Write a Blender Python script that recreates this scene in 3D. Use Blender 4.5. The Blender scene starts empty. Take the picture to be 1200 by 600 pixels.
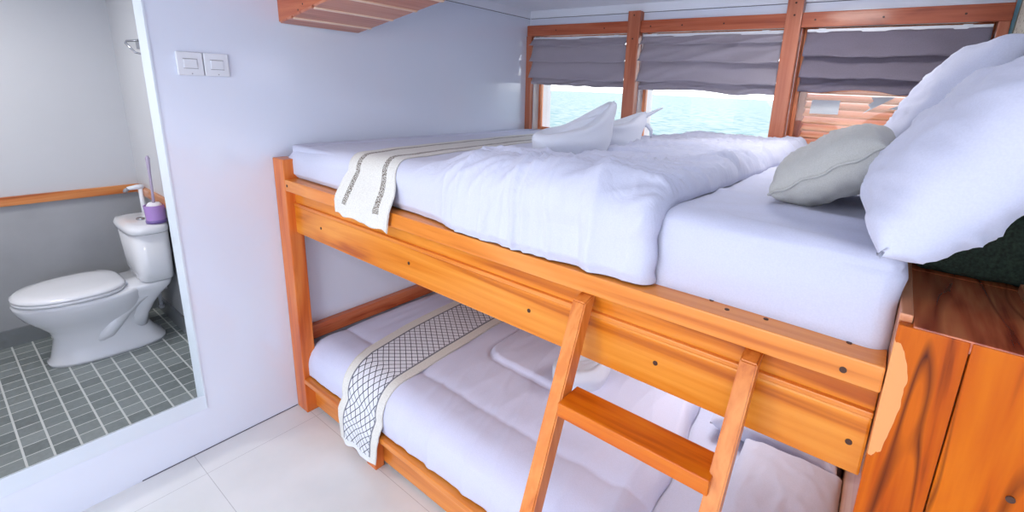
import bpy, bmesh, math, random
from mathutils import Vector, Matrix, noise
random.seed(7)
SC = bpy.context.scene
COL = SC.collection

# ------------------------------------------------------------------ materials
def lin(c):
    out = []
    for v in c:
        v /= 255.0
        out.append(v/12.92 if v <= 0.04045 else ((v+0.055)/1.055)**2.4)
    return (*out, 1.0)

def new_mat(name):
    m = bpy.data.materials.new(name); m.use_nodes = True
    nt = m.node_tree
    return m, nt, nt.nodes['Principled BSDF']

def N(nt, kind, **kw):
    n = nt.nodes.new(kind)
    for k, v in kw.items():
        setattr(n, k, v)
    return n

def ramp(nt, stops, fac):
    r = N(nt, 'ShaderNodeValToRGB')
    e = r.color_ramp.elements
    while len(e) < len(stops): e.new(0.5)
    for i, (p, c) in enumerate(stops):
        e[i].position = p; e[i].color = c
    nt.links.new(fac, r.inputs[0])
    return r.outputs[0]

def math_n(nt, op, a, b=None, c=None):
    n = N(nt, 'ShaderNodeMath', operation=op)
    for i, v in enumerate((a, b, c)):
        if v is None: continue
        if isinstance(v, (int, float)): n.inputs[i].default_value = v
        else: nt.links.new(v, n.inputs[i])
    return n.outputs[0]

def bump(nt, bsdf, height, strength=0.3, dist=0.01):
    b = N(nt, 'ShaderNodeBump'); b.inputs['Strength'].default_value = strength
    b.inputs['Distance'].default_value = dist
    nt.links.new(height, b.inputs['Height']); nt.links.new(b.outputs[0], bsdf.inputs['Normal'])

def plain(name, c, rough=0.5, metal=0.0, mottled=0.03, scale=6.0, coat=0.0, bmp=0.0, spec=0.5):
    m, nt, b = new_mat(name)
    tc = N(nt, 'ShaderNodeTexCoord'); no = N(nt, 'ShaderNodeTexNoise')
    no.inputs['Scale'].default_value = scale; no.inputs['Detail'].default_value = 4
    nt.links.new(tc.outputs['Object'], no.inputs['Vector'])
    L = lin(c); d = tuple(v*(1-mottled*2) for v in L[:3]) + (1,)
    nt.links.new(ramp(nt, [(0.3, d), (0.7, L)], no.outputs[0]), b.inputs['Base Color'])
    b.inputs['Roughness'].default_value = rough; b.inputs['Metallic'].default_value = metal
    b.inputs['Coat Weight'].default_value = coat; b.inputs['Coat Roughness'].default_value = 0.08
    b.inputs['Specular IOR Level'].default_value = spec
    if bmp: bump(nt, b, no.outputs[0], bmp, 0.004)
    return m

def wood(name, light, mid, dark, axis='X', scale=1.0, rough=0.32, coat=0.25, figure=1.5, offset=0.0, sap=None, rings=0, spec=0.3):
    """grain runs along the axis"""
    m, nt, b = new_mat(name)
    tc = N(nt, 'ShaderNodeTexCoord'); mp = N(nt, 'ShaderNodeMapping')
    s = {'X': (0.9, 9, 9), 'Y': (9, 0.9, 9), 'Z': (9, 9, 0.9)}[axis]
    mp.inputs['Scale'].default_value = tuple(v*scale for v in s)
    mp.inputs['Location'].default_value = (offset, offset*1.7, offset*0.6)
    nt.links.new(tc.outputs['Object'], mp.inputs['Vector'])
    n1 = N(nt, 'ShaderNodeTexNoise'); n1.inputs['Scale'].default_value = 1.3
    n1.inputs['Detail'].default_value = 3; n1.inputs['Distortion'].default_value = figure
    nt.links.new(mp.outputs[0], n1.inputs['Vector'])
    mp2 = N(nt, 'ShaderNodeMapping'); mp2.inputs['Scale'].default_value = tuple(v*scale*7 if v > 1 else v*scale*2.2 for v in s)
    nt.links.new(tc.outputs['Object'], mp2.inputs['Vector'])
    n2 = N(nt, 'ShaderNodeTexNoise'); n2.inputs['Scale'].default_value = 1.6; n2.inputs['Detail'].default_value = 5
    nt.links.new(mp2.outputs[0], n2.inputs['Vector'])
    f = math_n(nt, 'ADD', math_n(nt, 'MULTIPLY', n1.outputs[0], 0.72), math_n(nt, 'MULTIPLY', n2.outputs[0], 0.28))
    col = ramp(nt, [(0.34, lin(dark)), (0.46, lin(mid)), (0.60, lin(light)), (0.68, lin(mid))], f)
    if rings:
        # thin dark growth lines that follow the figure of the board
        mpr = N(nt, 'ShaderNodeMapping'); mpr.inputs['Scale'].default_value = tuple(v*scale*(2.0 if v > 1 else 2.6) for v in s)
        mpr.inputs['Location'].default_value = (offset*1.3, offset, offset*0.4)
        nt.links.new(tc.outputs['Object'], mpr.inputs['Vector'])
        nr = N(nt, 'ShaderNodeTexNoise'); nr.inputs['Scale'].default_value = 1.0; nr.inputs['Detail'].default_value = 1.5; nr.inputs['Distortion'].default_value = 0.5
        nt.links.new(mpr.outputs[0], nr.inputs['Vector'])
        pp = math_n(nt, 'PINGPONG', math_n(nt, 'MULTIPLY', nr.outputs[0], rings), 0.5)
        ln_ = N(nt, 'ShaderNodeMapRange'); ln_.inputs['From Min'].default_value = 0.0; ln_.inputs['From Max'].default_value = 0.13
        ln_.inputs['To Min'].default_value = 1.5; ln_.inputs['To Max'].default_value = 0.0
        nt.links.new(pp, ln_.inputs['Value'])
        mr = N(nt, 'ShaderNodeMix', data_type='RGBA'); nt.links.new(math_n(nt, 'MULTIPLY', ln_.outputs[0], n2.outputs[0]), mr.inputs[0])
        nt.links.new(col, mr.inputs[6]); mr.inputs[7].default_value = lin(dark); col = mr.outputs[2]
    if sap:
        n4 = N(nt, 'ShaderNodeTexNoise'); n4.inputs['Scale'].default_value = 11; n4.inputs['Detail'].default_value = 2
        nt.links.new(tc.outputs['Object'], n4.inputs['Vector'])
        # pale sapwood streak with its own outline: (centre, radii, colour)
        c, r, sc = sap
        v = N(nt, 'ShaderNodeVectorMath', operation='SUBTRACT'); nt.links.new(tc.outputs['Object'], v.inputs[0]); v.inputs[1].default_value = c
        w = N(nt, 'ShaderNodeVectorMath', operation='DIVIDE'); nt.links.new(v.outputs[0], w.inputs[0]); w.inputs[1].default_value = r
        ln = N(nt, 'ShaderNodeVectorMath', operation='LENGTH'); nt.links.new(w.outputs[0], ln.inputs[0])
        dd = math_n(nt, 'ADD', ln.outputs['Value'], math_n(nt, 'ADD', math_n(nt, 'MULTIPLY', math_n(nt, 'SUBTRACT', n1.outputs[0], 0.5), 0.6), math_n(nt, 'MULTIPLY', math_n(nt, 'SUBTRACT', n4.outputs[0], 0.5), 1.2)))
        msk = math_n(nt, 'LESS_THAN', dd, 1.0)
        mx = N(nt, 'ShaderNodeMix', data_type='RGBA'); nt.links.new(msk, mx.inputs[0])
        nt.links.new(col, mx.inputs[6]); mx.inputs[7].default_value = lin(sc); col = mx.outputs[2]
    nt.links.new(col, b.inputs['Base Color'])
    b.inputs['Specular IOR Level'].default_value = spec
    b.inputs['Roughness'].default_value = rough
    b.inputs['Coat Weight'].default_value = coat; b.inputs['Coat Roughness'].default_value = 0.12
    bump(nt, b, n2.outputs[0], 0.12, 0.002)
    return m

def fabric(name, c, rough=0.85, wrinkle=0.35, scale=7.0, stretch=(1, 2.5, 1), weave=0.0, c2=None):
    m, nt, b = new_mat(name)
    tc = N(nt, 'ShaderNodeTexCoord'); mp = N(nt, 'ShaderNodeMapping'); mp.inputs['Scale'].default_value = stretch
    nt.links.new(tc.outputs['Object'], mp.inputs['Vector'])
    n1 = N(nt, 'ShaderNodeTexNoise'); n1.inputs['Scale'].default_value = scale; n1.inputs['Detail'].default_value = 5
    n1.inputs['Distortion'].default_value = 0.8
    nt.links.new(mp.outputs[0], n1.inputs['Vector'])
    n3 = N(nt, 'ShaderNodeTexNoise'); n3.inputs['Scale'].default_value = 900 if weave else 300
    nt.links.new(tc.outputs['Object'], n3.inputs['Vector'])
    L = lin(c); d = lin(c2) if c2 else tuple(v*0.95 for v in L[:3]) + (1,)
    nt.links.new(ramp(nt, [(0.35, d), (0.65, L)], n3.outputs[0]), b.inputs['Base Color'])
    b.inputs['Roughness'].default_value = rough
    b.inputs['Sheen Weight'].default_value = 0.15
    b.inputs['Specular IOR Level'].default_value = 0.2
    h = math_n(nt, 'ADD', n1.outputs[0], math_n(nt, 'MULTIPLY', n3.outputs[0], 0.001 + weave))
    bump(nt, b, h, wrinkle, 0.012)
    return m

WH = (226, 229, 241)
M = {}
M['wall'] = plain('white_gloss_paint', (226, 233, 249), 0.16, mottled=0.012, scale=1.5, coat=0.9)
M['ceiling'] = plain('ceiling_paint', (236, 240, 250), 0.35, mottled=0.01)
M['reveal'] = plain('reveal_paint', (222, 232, 243), 0.3, mottled=0.01)
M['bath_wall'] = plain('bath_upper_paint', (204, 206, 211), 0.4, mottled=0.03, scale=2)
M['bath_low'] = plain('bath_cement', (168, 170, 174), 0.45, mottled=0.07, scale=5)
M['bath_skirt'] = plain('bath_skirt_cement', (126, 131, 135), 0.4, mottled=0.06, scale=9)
M['groove'] = plain('dark_joint', (70, 72, 90), 0.7)
OR = ((250, 172, 96), (240, 148, 64), (214, 108, 28))
M['rail_x'] = wood('honey_wood_long', (234, 148, 66), (224, 132, 48), (196, 100, 28), 'X', 0.7, coat=0.35, rough=0.3)
M['board_x'] = wood('honey_board_long', (232, 150, 56), (216, 124, 28), (172, 80, 6), 'X', 0.55, coat=0.15, offset=3.1, figure=2.2)
M['post_z'] = wood('honey_wood_upright', (226, 130, 60), (214, 110, 44), (188, 84, 28), 'Z', 0.8, offset=1.3)
M['step_x'] = wood('amber_step', (216, 116, 16), (204, 98, 8), (168, 66, 2), 'X', 1.2, offset=5.0)
M['stile_z'] = wood('amber_stile', (226, 140, 66), (214, 122, 48), (188, 90, 26), 'Z', 1.0, offset=8.0)
M['red_x'] = wood('reddish_beam_long', (190, 106, 74), (174, 88, 58), (138, 60, 40), 'X', 0.9, offset=2.0)
M['red_z'] = wood('reddish_beam_upright', (194, 118, 88), (176, 98, 70), (142, 68, 48), 'Z', 0.9, offset=4.0)
M['red_y'] = wood('reddish_beam_cross', (206, 120, 80), (192, 100, 62), (156, 66, 40), 'Y', 0.9, offset=4.0)
M['bead'] = wood('orange_bead', (236, 158, 116), (226, 138, 92), (196, 104, 66), 'Z', 1.0, offset=4.4)
M['pale_jamb'] = plain('pale_jamb_paint', (216, 208, 206), 0.5)
M['cab_z'] = wood('figured_cabinet_front', (204, 98, 3), (184, 78, 1), (78, 22, 1), 'Z', 0.5, rings=6, spec=0.15, figure=4.5, offset=7.45, coat=0.08,
                  sap=((-0.036, -0.50, 1.125), (0.030, 0.6, 0.115), (232, 160, 100)))
M['cab_z2'] = wood('figured_cabinet_front_wide', (212, 108, 3), (198, 90, 1), (92, 30, 1), 'Z', 0.5, rings=4.5, spec=0.15, figure=4.0, offset=9.7, coat=0.08)
M['ledge'] = wood('red_brown_ledge', (222, 134, 84), (196, 98, 60), (132, 48, 30), 'Y', 0.45, rings=5, figure=6.0, offset=2.2, coat=0.7, rough=0.22)
M['sap'] = wood('pale_sapwood', (232, 172, 130), (222, 150, 108), (200, 120, 84), 'Y', 0.9, coat=0.5)
M['shelf_y'] = wood('pink_brown_soffit', (208, 138, 108), (196, 118, 88), (170, 92, 62), 'Y', 0.8, offset=7.7)
M['shelf_side'] = wood('red_brown_soffit_side', (200, 112, 68), (182, 90, 50), (150, 66, 38), 'X', 0.8, offset=7.2)
M['batten'] = wood('light_batten', (250, 220, 196), (246, 208, 180), (232, 186, 154), 'Y', 1.0)
M['slat'] = wood('louvre_wood', (250, 200, 160), (244, 176, 130), (226, 144, 96), 'X', 1.0)
M['plug'] = plain('dark_plug', (72, 38, 22), 0.6)
M['sheet'] = fabric('white_sheet', (206, 209, 230), wrinkle=0.5, scale=3.5, stretch=(2.4, 1, 1))
M['duvet'] = fabric('white_duvet', (208, 211, 231), wrinkle=0.55, scale=5.5, stretch=(1.2, 3.0, 1.0))
M['comforter'] = fabric('lilac_white_comforter', (212, 214, 238), wrinkle=0.3, scale=4.0, stretch=(2.6, 1, 1))
M['pillow'] = fabric('white_pillow', (208, 211, 231), wrinkle=0.3, scale=5.0, stretch=(1, 1, 2.2))
M['cushion'] = fabric('light_grey_cushion', (196, 196, 194), wrinkle=0.25, scale=6, weave=0.12, c2=(176, 176, 172))
M['towel'] = fabric('white_towel', (216, 220, 232), wrinkle=0.12, scale=20, weave=0.25, rough=0.95)
M['blind'] = fabric('grey_blind', (184, 178, 190), wrinkle=0.25, scale=9, stretch=(1, 1, 2.0), c2=(176, 170, 182))
M['blind_dark'] = fabric('dark_grey_blind', (134, 127, 142), wrinkle=0.25, scale=9, stretch=(1, 1, 2.0), c2=(126, 119, 134))
for k in ('blind', 'blind_dark'):
    nt = M[k].node_tree; bs = nt.nodes['Principled BSDF']; out = nt.nodes['Material Output']
    tl = N(nt, 'ShaderNodeBsdfTranslucent'); mxs = N(nt, 'ShaderNodeMixShader'); mxs.inputs[0].default_value = 0.30 if k == 'blind' else 0.12
    tl.inputs[0].default_value = lin((200, 190, 200))
    nt.links.new(bs.outputs[0], mxs.inputs[1]); nt.links.new(tl.outputs[0], mxs.inputs[2]); nt.links.new(mxs.outputs[0], out.inputs[0])
M['ceramic'] = plain('glazed_ceramic', (224, 226, 232), 0.12, mottled=0.005, coat=0.6)
M['plastic'] = plain('white_plastic', (226, 230, 238), 0.35, mottled=0.0)
M['chrome'] = plain('chrome', (190, 192, 198), 0.2, metal=0.9)
M['greyplast'] = plain('grey_plastic', (150, 152, 158), 0.4)
M['purple'] = plain('purple_plastic', (176, 140, 208), 0.25)
M['purple_dark'] = plain('dark_purple_plastic', (118, 96, 160), 0.3)
M['mauve'] = plain('mauve_handle', (172, 160, 186), 0.25)
M['bristle'] = plain('white_bristles', (232, 230, 238), 0.9, bmp=0.6, scale=80)
M['green_block'] = plain('dark_green_speckle', (40, 60, 48), 0.85, mottled=0.42, scale=190)
M['glint'] = plain('pale_blue_glint', (238, 245, 250), 0.5)  # pale colour standing in for bright light on the third pane

# floor: white painted panels with thin joints
def floor_mat():
    m, nt, b = new_mat('white_floor_panels')
    tc = N(nt, 'ShaderNodeTexCoord'); sp = N(nt, 'ShaderNodeSeparateXYZ'); nt.links.new(tc.outputs['Object'], sp.inputs[0])
    no = N(nt, 'ShaderNodeTexNoise'); no.inputs['Scale'].default_value = 3; no.inputs['Detail'].default_value = 5
    nt.links.new(tc.outputs['Object'], no.inputs['Vector'])
    base = ramp(nt, [(0.3, lin((214, 218, 220))), (0.7, lin((228, 230, 232)))], no.outputs[0])
    fy = math_n(nt, 'PINGPONG', math_n(nt, 'ADD', sp.outputs[1], 0.43), 0.2225)
    ly = math_n(nt, 'LESS_THAN', fy, 0.0010)
    fx = math_n(nt, 'PINGPONG', math_n(nt, 'SUBTRACT', sp.outputs[0], 0.15), 0.61)
    lx = math_n(nt, 'LESS_THAN', fx, 0.0010)
    msk = math_n(nt, 'MAXIMUM', ly, lx)
    mx = N(nt, 'ShaderNodeMix', data_type='RGBA'); nt.links.new(math_n(nt, 'MULTIPLY', msk, 0.45), mx.inputs[0])
    nt.links.new(base, mx.inputs[6]); mx.inputs[7].default_value = lin((96, 96, 104))
    nt.links.new(mx.outputs[2], b.inputs['Base Color']); b.inputs['Roughness'].default_value = 0.3
    bump(nt, b, no.outputs[0], 0.05, 0.01)
    return m
M['floor'] = floor_mat()

def tile_mat():
    m, nt, b = new_mat('green_grey_floor_tiles')
    tc = N(nt, 'ShaderNodeTexCoord'); sp = N(nt, 'ShaderNodeSeparateXYZ'); nt.links.new(tc.outputs['Object'], sp.inputs[0])
    PX, PY = 0.0732, 0.0700
    cx = math_n(nt, 'DIVIDE', math_n(nt, 'ADD', sp.outputs[0], 0.326+0.0732*40), PX); cy = math_n(nt, 'DIVIDE', math_n(nt, 'ADD', sp.outputs[1], 10.035), PY)
    gx = math_n(nt, 'LESS_THAN', math_n(nt, 'PINGPONG', cx, 0.5), 0.030); gy = math_n(nt, 'LESS_THAN', math_n(nt, 'PINGPONG', cy, 0.5), 0.046)
    g = math_n(nt, 'MAXIMUM', gx, gy)
    cb = N(nt, 'ShaderNodeCombineXYZ'); nt.links.new(math_n(nt, 'ROUND', math_n(nt, 'ADD', cx, 0.5)), cb.inputs[0]); nt.links.new(math_n(nt, 'ROUND', math_n(nt, 'ADD', cy, 0.5)), cb.inputs[1])
    wn = N(nt, 'ShaderNodeTexWhiteNoise', noise_dimensions='2D'); nt.links.new(cb.outputs[0], wn.inputs['Vector'])
    no = N(nt, 'ShaderNodeTexNoise'); no.inputs['Scale'].default_value = 60; no.inputs['Detail'].default_value = 4
    nt.links.new(tc.outputs['Object'], no.inputs['Vector'])
    f = math_n(nt, 'ADD', math_n(nt, 'MULTIPLY', wn.outputs[0], 0.5), math_n(nt, 'MULTIPLY', no.outputs[0], 0.5))
    base = ramp(nt, [(0.2, lin((104, 112, 112))), (0.8, lin((134, 142, 142)))], f)
    mx = N(nt, 'ShaderNodeMix', data_type='RGBA'); nt.links.new(g, mx.inputs[0])
    nt.links.new(base, mx.inputs[6]); mx.inputs[7].default_value = lin((196, 200, 198))
    nt.links.new(mx.outputs[2], b.inputs['Base Color']); b.inputs['Roughness'].default_value = 0.35
    bump(nt, b, math_n(nt, 'SUBTRACT', 1.0, g), 0.3, 0.002)
    return m
M['tiles'] = tile_mat()

def runner_mat(name, kind):
    m, nt, b = new_mat(name)
    uv = N(nt, 'ShaderNodeUVMap'); sp = N(nt, 'ShaderNodeSeparateXYZ'); nt.links.new(uv.outputs[0], sp.inputs[0])
    u, v = sp.outputs[0], sp.outputs[1]          # u across 0..1, v metres along
    tc = N(nt, 'ShaderNodeTexCoord')
    no = N(nt, 'ShaderNodeTexNoise'); no.inputs['Scale'].default_value = 260; no.inputs['Detail'].default_value = 2
    nt.links.new(tc.outputs['Object'], no.inputs['Vector'])
    cream = ramp(nt, [(0.3, lin((214, 212, 206))), (0.7, lin((232, 231, 226)))], no.outputs[0])
    def band(c, w): return math_n(nt, 'LESS_THAN', math_n(nt, 'ABSOLUTE', math_n(nt, 'SUBTRACT', u, c)), w)
    def mix(col, mask, c):
        mx = N(nt, 'ShaderNodeMix', data_type='RGBA'); nt.links.new(mask, mx.inputs[0]); nt.links.new(col, mx.inputs[6])
        mx.inputs[7].default_value = lin(c); return mx.outputs[2]
    if kind == 'upper':
        bands = math_n(nt, 'MAXIMUM', band(0.22, 0.045), band(0.78, 0.045))
        bands = math_n(nt, 'MULTIPLY', bands, math_n(nt, 'GREATER_THAN', v, 0.055))
        n2 = N(nt, 'ShaderNodeTexNoise'); n2.inputs['Scale'].default_value = 1.0; n2.inputs['Detail'].default_value = 0
        cb = N(nt, 'ShaderNodeCombineXYZ'); nt.links.new(math_n(nt, 'MULTIPLY', u, 95), cb.inputs[0]); nt.links.new(math_n(nt, 'MULTIPLY', v, 280), cb.inputs[1])
        nt.links.new(cb.outputs[0], n2.inputs['Vector'])
        dots = math_n(nt, 'GREATER_THAN', n2.outputs[0], 0.44)
        col = mix(cream, math_n(nt, 'MULTIPLY', bands, dots), (118, 108, 98))
    else:
        inner = band(0.5, 0.335)
        a = math_n(nt, 'MULTIPLY', u, 8.2); c = math_n(nt, 'MULTIPLY', v, 30.0)
        d1 = math_n(nt, 'PINGPONG', math_n(nt, 'ADD', math_n(nt, 'ADD', a, c), 50.0), 0.5)
        d2 = math_n(nt, 'PINGPONG', math_n(nt, 'ADD', math_n(nt, 'SUBTRACT', a, c), 50.0), 0.5)
        dia = math_n(nt, 'LESS_THAN', math_n(nt, 'MINIMUM', d1, d2), 0.066)
        white = mix(cream, inner, (226, 228, 236))
        end = math_n(nt, 'GREATER_THAN', v, 0.025)
        col = mix(white, math_n(nt, 'MULTIPLY', math_n(nt, 'MULTIPLY', inner, dia), end), (58, 60, 74))
        edge = math_n(nt, 'MAXIMUM', band(0.16, 0.014), band(0.84, 0.014))
        col = mix(col, math_n(nt, 'MULTIPLY', edge, end), (122, 124, 134))
    nt.links.new(col, b.inputs['Base Color']); b.inputs['Roughness'].default_value = 0.9
    bump(nt, b, no.outputs[0], 0.25, 0.002)
    return m
M['runner_u'] = runner_mat('cream_runner_weave', 'upper')
M['runner_l'] = runner_mat('diamond_runner_weave', 'lower')

def mural_mat():
    m, nt, b = new_mat('painted_mural_wall')
    tc = N(nt, 'ShaderNodeTexCoord'); sp = N(nt, 'ShaderNodeSeparateXYZ'); nt.links.new(tc.outputs['Object'], sp.inputs[0])
    no = N(nt, 'ShaderNodeTexNoise'); no.inputs['Scale'].default_value = 7; no.inputs['Detail'].default_value = 4
    nt.links.new(tc.outputs['Object'], no.inputs['Vector'])
    # diagonal patches of paint: teal by the corner, olive gap, speckled cream boulder, dark green
    t = math_n(nt, 'ADD', math_n(nt, 'SUBTRACT', 1.73, sp.outputs[1]), math_n(nt, 'MULTIPLY', math_n(nt, 'SUBTRACT', 2.0, sp.outputs[2]), 0.25))
    t = math_n(nt, 'ADD', t, math_n(nt, 'MULTIPLY', math_n(nt, 'SUBTRACT', no.outputs[0], 0.5), 0.05))
    r = N(nt, 'ShaderNodeValToRGB'); r.color_ramp.interpolation = 'CONSTANT'
    stops = [(0.0, (196, 120, 76)), (0.035, (60, 140, 160)), (0.15, (84, 96, 72)), (0.185, (196, 194, 180)), (0.42, (44, 92, 92)), (0.5, (40, 58, 50))]
    e = r.color_ramp.elements
    while len(e) < len(stops): e.new(0.5)
    for i, (p, c) in enumerate(stops): e[i].position = p; e[i].color = lin(c)
    nt.links.new(t, r.inputs[0])
    n2 = N(nt, 'ShaderNodeTexNoise'); n2.inputs['Scale'].default_value = 55; n2.inputs['Detail'].default_value = 2
    nt.links.new(tc.outputs['Object'], n2.inputs['Vector'])
    sk = math_n(nt, 'GREATER_THAN', n2.outputs[0], 0.62)
    mx = N(nt, 'ShaderNodeMix', data_type='RGBA'); nt.links.new(math_n(nt, 'MULTIPLY', sk, 0.8), mx.inputs[0])
    nt.links.new(r.outputs[0], mx.inputs[6]); mx.inputs[7].default_value = lin((38, 44, 42))
    nt.links.new(mx.outputs[2], b.inputs['Base Color']); b.inputs['Roughness'].default_value = 0.5
    return m
M['mural'] = mural_mat()

def glass_mat():
    m, nt, b = new_mat('window_glass')
    nt.nodes.remove(b)
    out = nt.nodes['Material Output']
    tr = N(nt, 'ShaderNodeBsdfTransparent'); gl = N(nt, 'ShaderNodeBsdfGlossy'); gl.inputs['Roughness'].default_value = 0.03
    fr = N(nt, 'ShaderNodeFresnel'); fr.inputs[0].default_value = 1.45
    mx = N(nt, 'ShaderNodeMixShader'); nt.links.new(fr.outputs[0], mx.inputs[0]); nt.links.new(tr.outputs[0], mx.inputs[1]); nt.links.new(gl.outputs[0], mx.inputs[2])
    nt.links.new(mx.outputs[0], out.inputs[0])
    return m
M['glass'] = glass_mat()

def sea_mat():
    m, nt, b = new_mat('sea_water')
    tc = N(nt, 'ShaderNodeTexCoord'); mp = N(nt, 'ShaderNodeMapping'); mp.inputs['Scale'].default_value = (0.45, 0.9, 1)
    nt.links.new(tc.outputs['Object'], mp.inputs['Vector'])
    no = N(nt, 'ShaderNodeTexNoise'); no.inputs['Scale'].default_value = 1.6; no.inputs['Detail'].default_value = 5; no.inputs['Distortion'].default_value = 0.6
    nt.links.new(mp.outputs[0], no.inputs['Vector'])
    nt.links.new(ramp(nt, [(0.40, lin((84, 124, 116))), (0.50, lin((142, 150, 138))), (0.6, lin((150, 155, 142)))], no.outputs[0]), b.inputs['Base Color'])
    b.inputs['Roughness'].default_value = 0.6
    b.inputs['Specular IOR Level'].default_value = 0.15
    bump(nt, b, no.outputs[0], 0.4, 0.15)
    return m
M['sea'] = sea_mat()
nt = M['glint'].node_tree; bs = nt.nodes['Principled BSDF']; tl = N(nt, 'ShaderNodeBsdfTranslucent'); mxs = N(nt, 'ShaderNodeMixShader'); mxs.inputs[0].default_value = 0.1
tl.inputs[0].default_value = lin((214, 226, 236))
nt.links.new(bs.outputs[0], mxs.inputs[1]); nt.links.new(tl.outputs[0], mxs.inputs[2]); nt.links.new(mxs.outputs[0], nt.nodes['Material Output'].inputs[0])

def fill_mat():  # glow of the added fill lights
    m, nt, b = new_mat('fill_diffuser')
    b.inputs['Base Color'].default_value = (1, 1, 1, 1)
    b.inputs['Emission Color'].default_value = (1, 0.97, 0.93, 1); b.inputs['Emission Strength'].default_value = 3
    return m
M['fill_lamp'] = fill_mat()

# ------------------------------------------------------------------ object helpers
def thing(name, label, cat, loc, group=None):
    o = bpy.data.objects.new(name, None); COL.objects.link(o); o.location = loc
    o.empty_display_size = 0.05
    o['label'] = label; o['category'] = cat
    if group: o['group'] = group
    return o

def tag(o, label, cat, group=None, kind=None):
    o['label'] = label; o['category'] = cat
    if group: o['group'] = group
    if kind: o['kind'] = kind
    return o

def origin_of(o):
    v = Vector((0, 0, 0))
    while o: v += o.location; o = o.parent
    return v

def obj(name, bm, mat, parent=None, loc=None, smooth=False, label=None):
    """bm is in world coordinates; the mesh is stored about loc (or the parent's origin)"""
    base = Vector(loc) if loc is not None else (origin_of(parent) if parent else Vector((0, 0, 0)))
    bmesh.ops.translate(bm, verts=bm.verts, vec=-base)
    me = bpy.data.meshes.new(name); bm.to_mesh(me); bm.free()
    if smooth:
        for p in me.polygons: p.use_smooth = True
    mats = mat if isinstance(mat, (list, tuple)) else [mat]
    for x in mats: me.materials.append(x)
    o = bpy.data.objects.new(name, me); COL.objects.link(o)
    if parent:
        o.parent = parent; o.location = base - origin_of(parent)
    else:
        o.location = base
    if label: o['label'] = label
    return o

def struct(name, bm, mat, loc=None, **k):
    o = obj(name, bm, mat, None, loc, **k); o['kind'] = 'structure'; return o

def add_box(bm, x0, x1, y0, y1, z0, z1, bev=0.0, seg=2, mi=0, M4=None):
    r = bmesh.ops.create_cube(bm, size=1.0)
    vs = r['verts']
    for v in vs:
        v.co = Vector(((x0+x1)/2 + v.co.x*(x1-x0), (y0+y1)/2 + v.co.y*(y1-y0), (z0+z1)/2 + v.co.z*(z1-z0)))
        if M4: v.co = M4 @ v.co
    if bev:
        es = list({e for v in vs for e in v.link_edges})
        r2 = bmesh.ops.bevel(bm, geom=es, offset=bev, segments=seg, affect='EDGES', profile=0.6)
    return vs

def box(*a, bev=0.0, seg=2, M4=None):
    bm = bmesh.new(); add_box(bm, *a, bev=bev, seg=seg, M4=M4); return bm

def boxes(lst, bev=0.0):
    bm = bmesh.new()
    for a in lst: add_box(bm, *a, bev=bev)
    return bm

def cyl(p0, p1, r0, r1=None, n=16, bm=None):
    bm = bm or bmesh.new(); r1 = r0 if r1 is None else r1
    p0 = Vector(p0); p1 = Vector(p1); d = p1-p0
    q = Vector((0, 0, 1)).rotation_difference(d.normalized()).to_matrix().to_4x4()
    bmesh.ops.create_cone(bm, cap_ends=True, cap_tris=False, segments=n, radius1=r0, radius2=r1, depth=d.length,
                          matrix=Matrix.Translation((p0+p1)/2) @ q)
    return bm

def tube(points, r, n=10, bm=None):
    bm = bm or bmesh.new(); rings = []
    P = [Vector(p) for p in points]
    for i, p in enumerate(P):
        t = (P[min(i+1, len(P)-1)] - P[max(i-1, 0)]).normalized()
        a = t.orthogonal().normalized() if i == 0 else (A - t*A.dot(t)).normalized()
        A = a; b = t.cross(a)
        rr = r[i] if isinstance(r, (list, tuple)) else r
        rings.append([bm.verts.new(p + (a*math.cos(2*math.pi*k/n) + b*math.sin(2*math.pi*k/n))*rr) for k in range(n)])
    for i in range(len(rings)-1):
        for k in range(n):
            bm.faces.new((rings[i][k], rings[i][(k+1) % n], rings[i+1][(k+1) % n], rings[i+1][k]))
    bm.faces.new(rings[0][::-1]); bm.faces.new(rings[-1])
    return bm

def loft(sections, bm=None, cap=True):
    """sections: lists of points (same count)"""
    bm = bm or bmesh.new()
    rings = [[bm.verts.new(p) for p in s] for s in sections]
    n = len(rings[0])
    for i in range(len(rings)-1):
        for k in range(n):
            bm.faces.new((rings[i][k], rings[i][(k+1) % n], rings[i+1][(k+1) % n], rings[i+1][k]))
    if cap:
        bm.faces.new(rings[0][::-1]); bm.faces.new(rings[-1])
    bmesh.ops.recalc_face_normals(bm, faces=bm.faces)
    return bm

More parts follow.
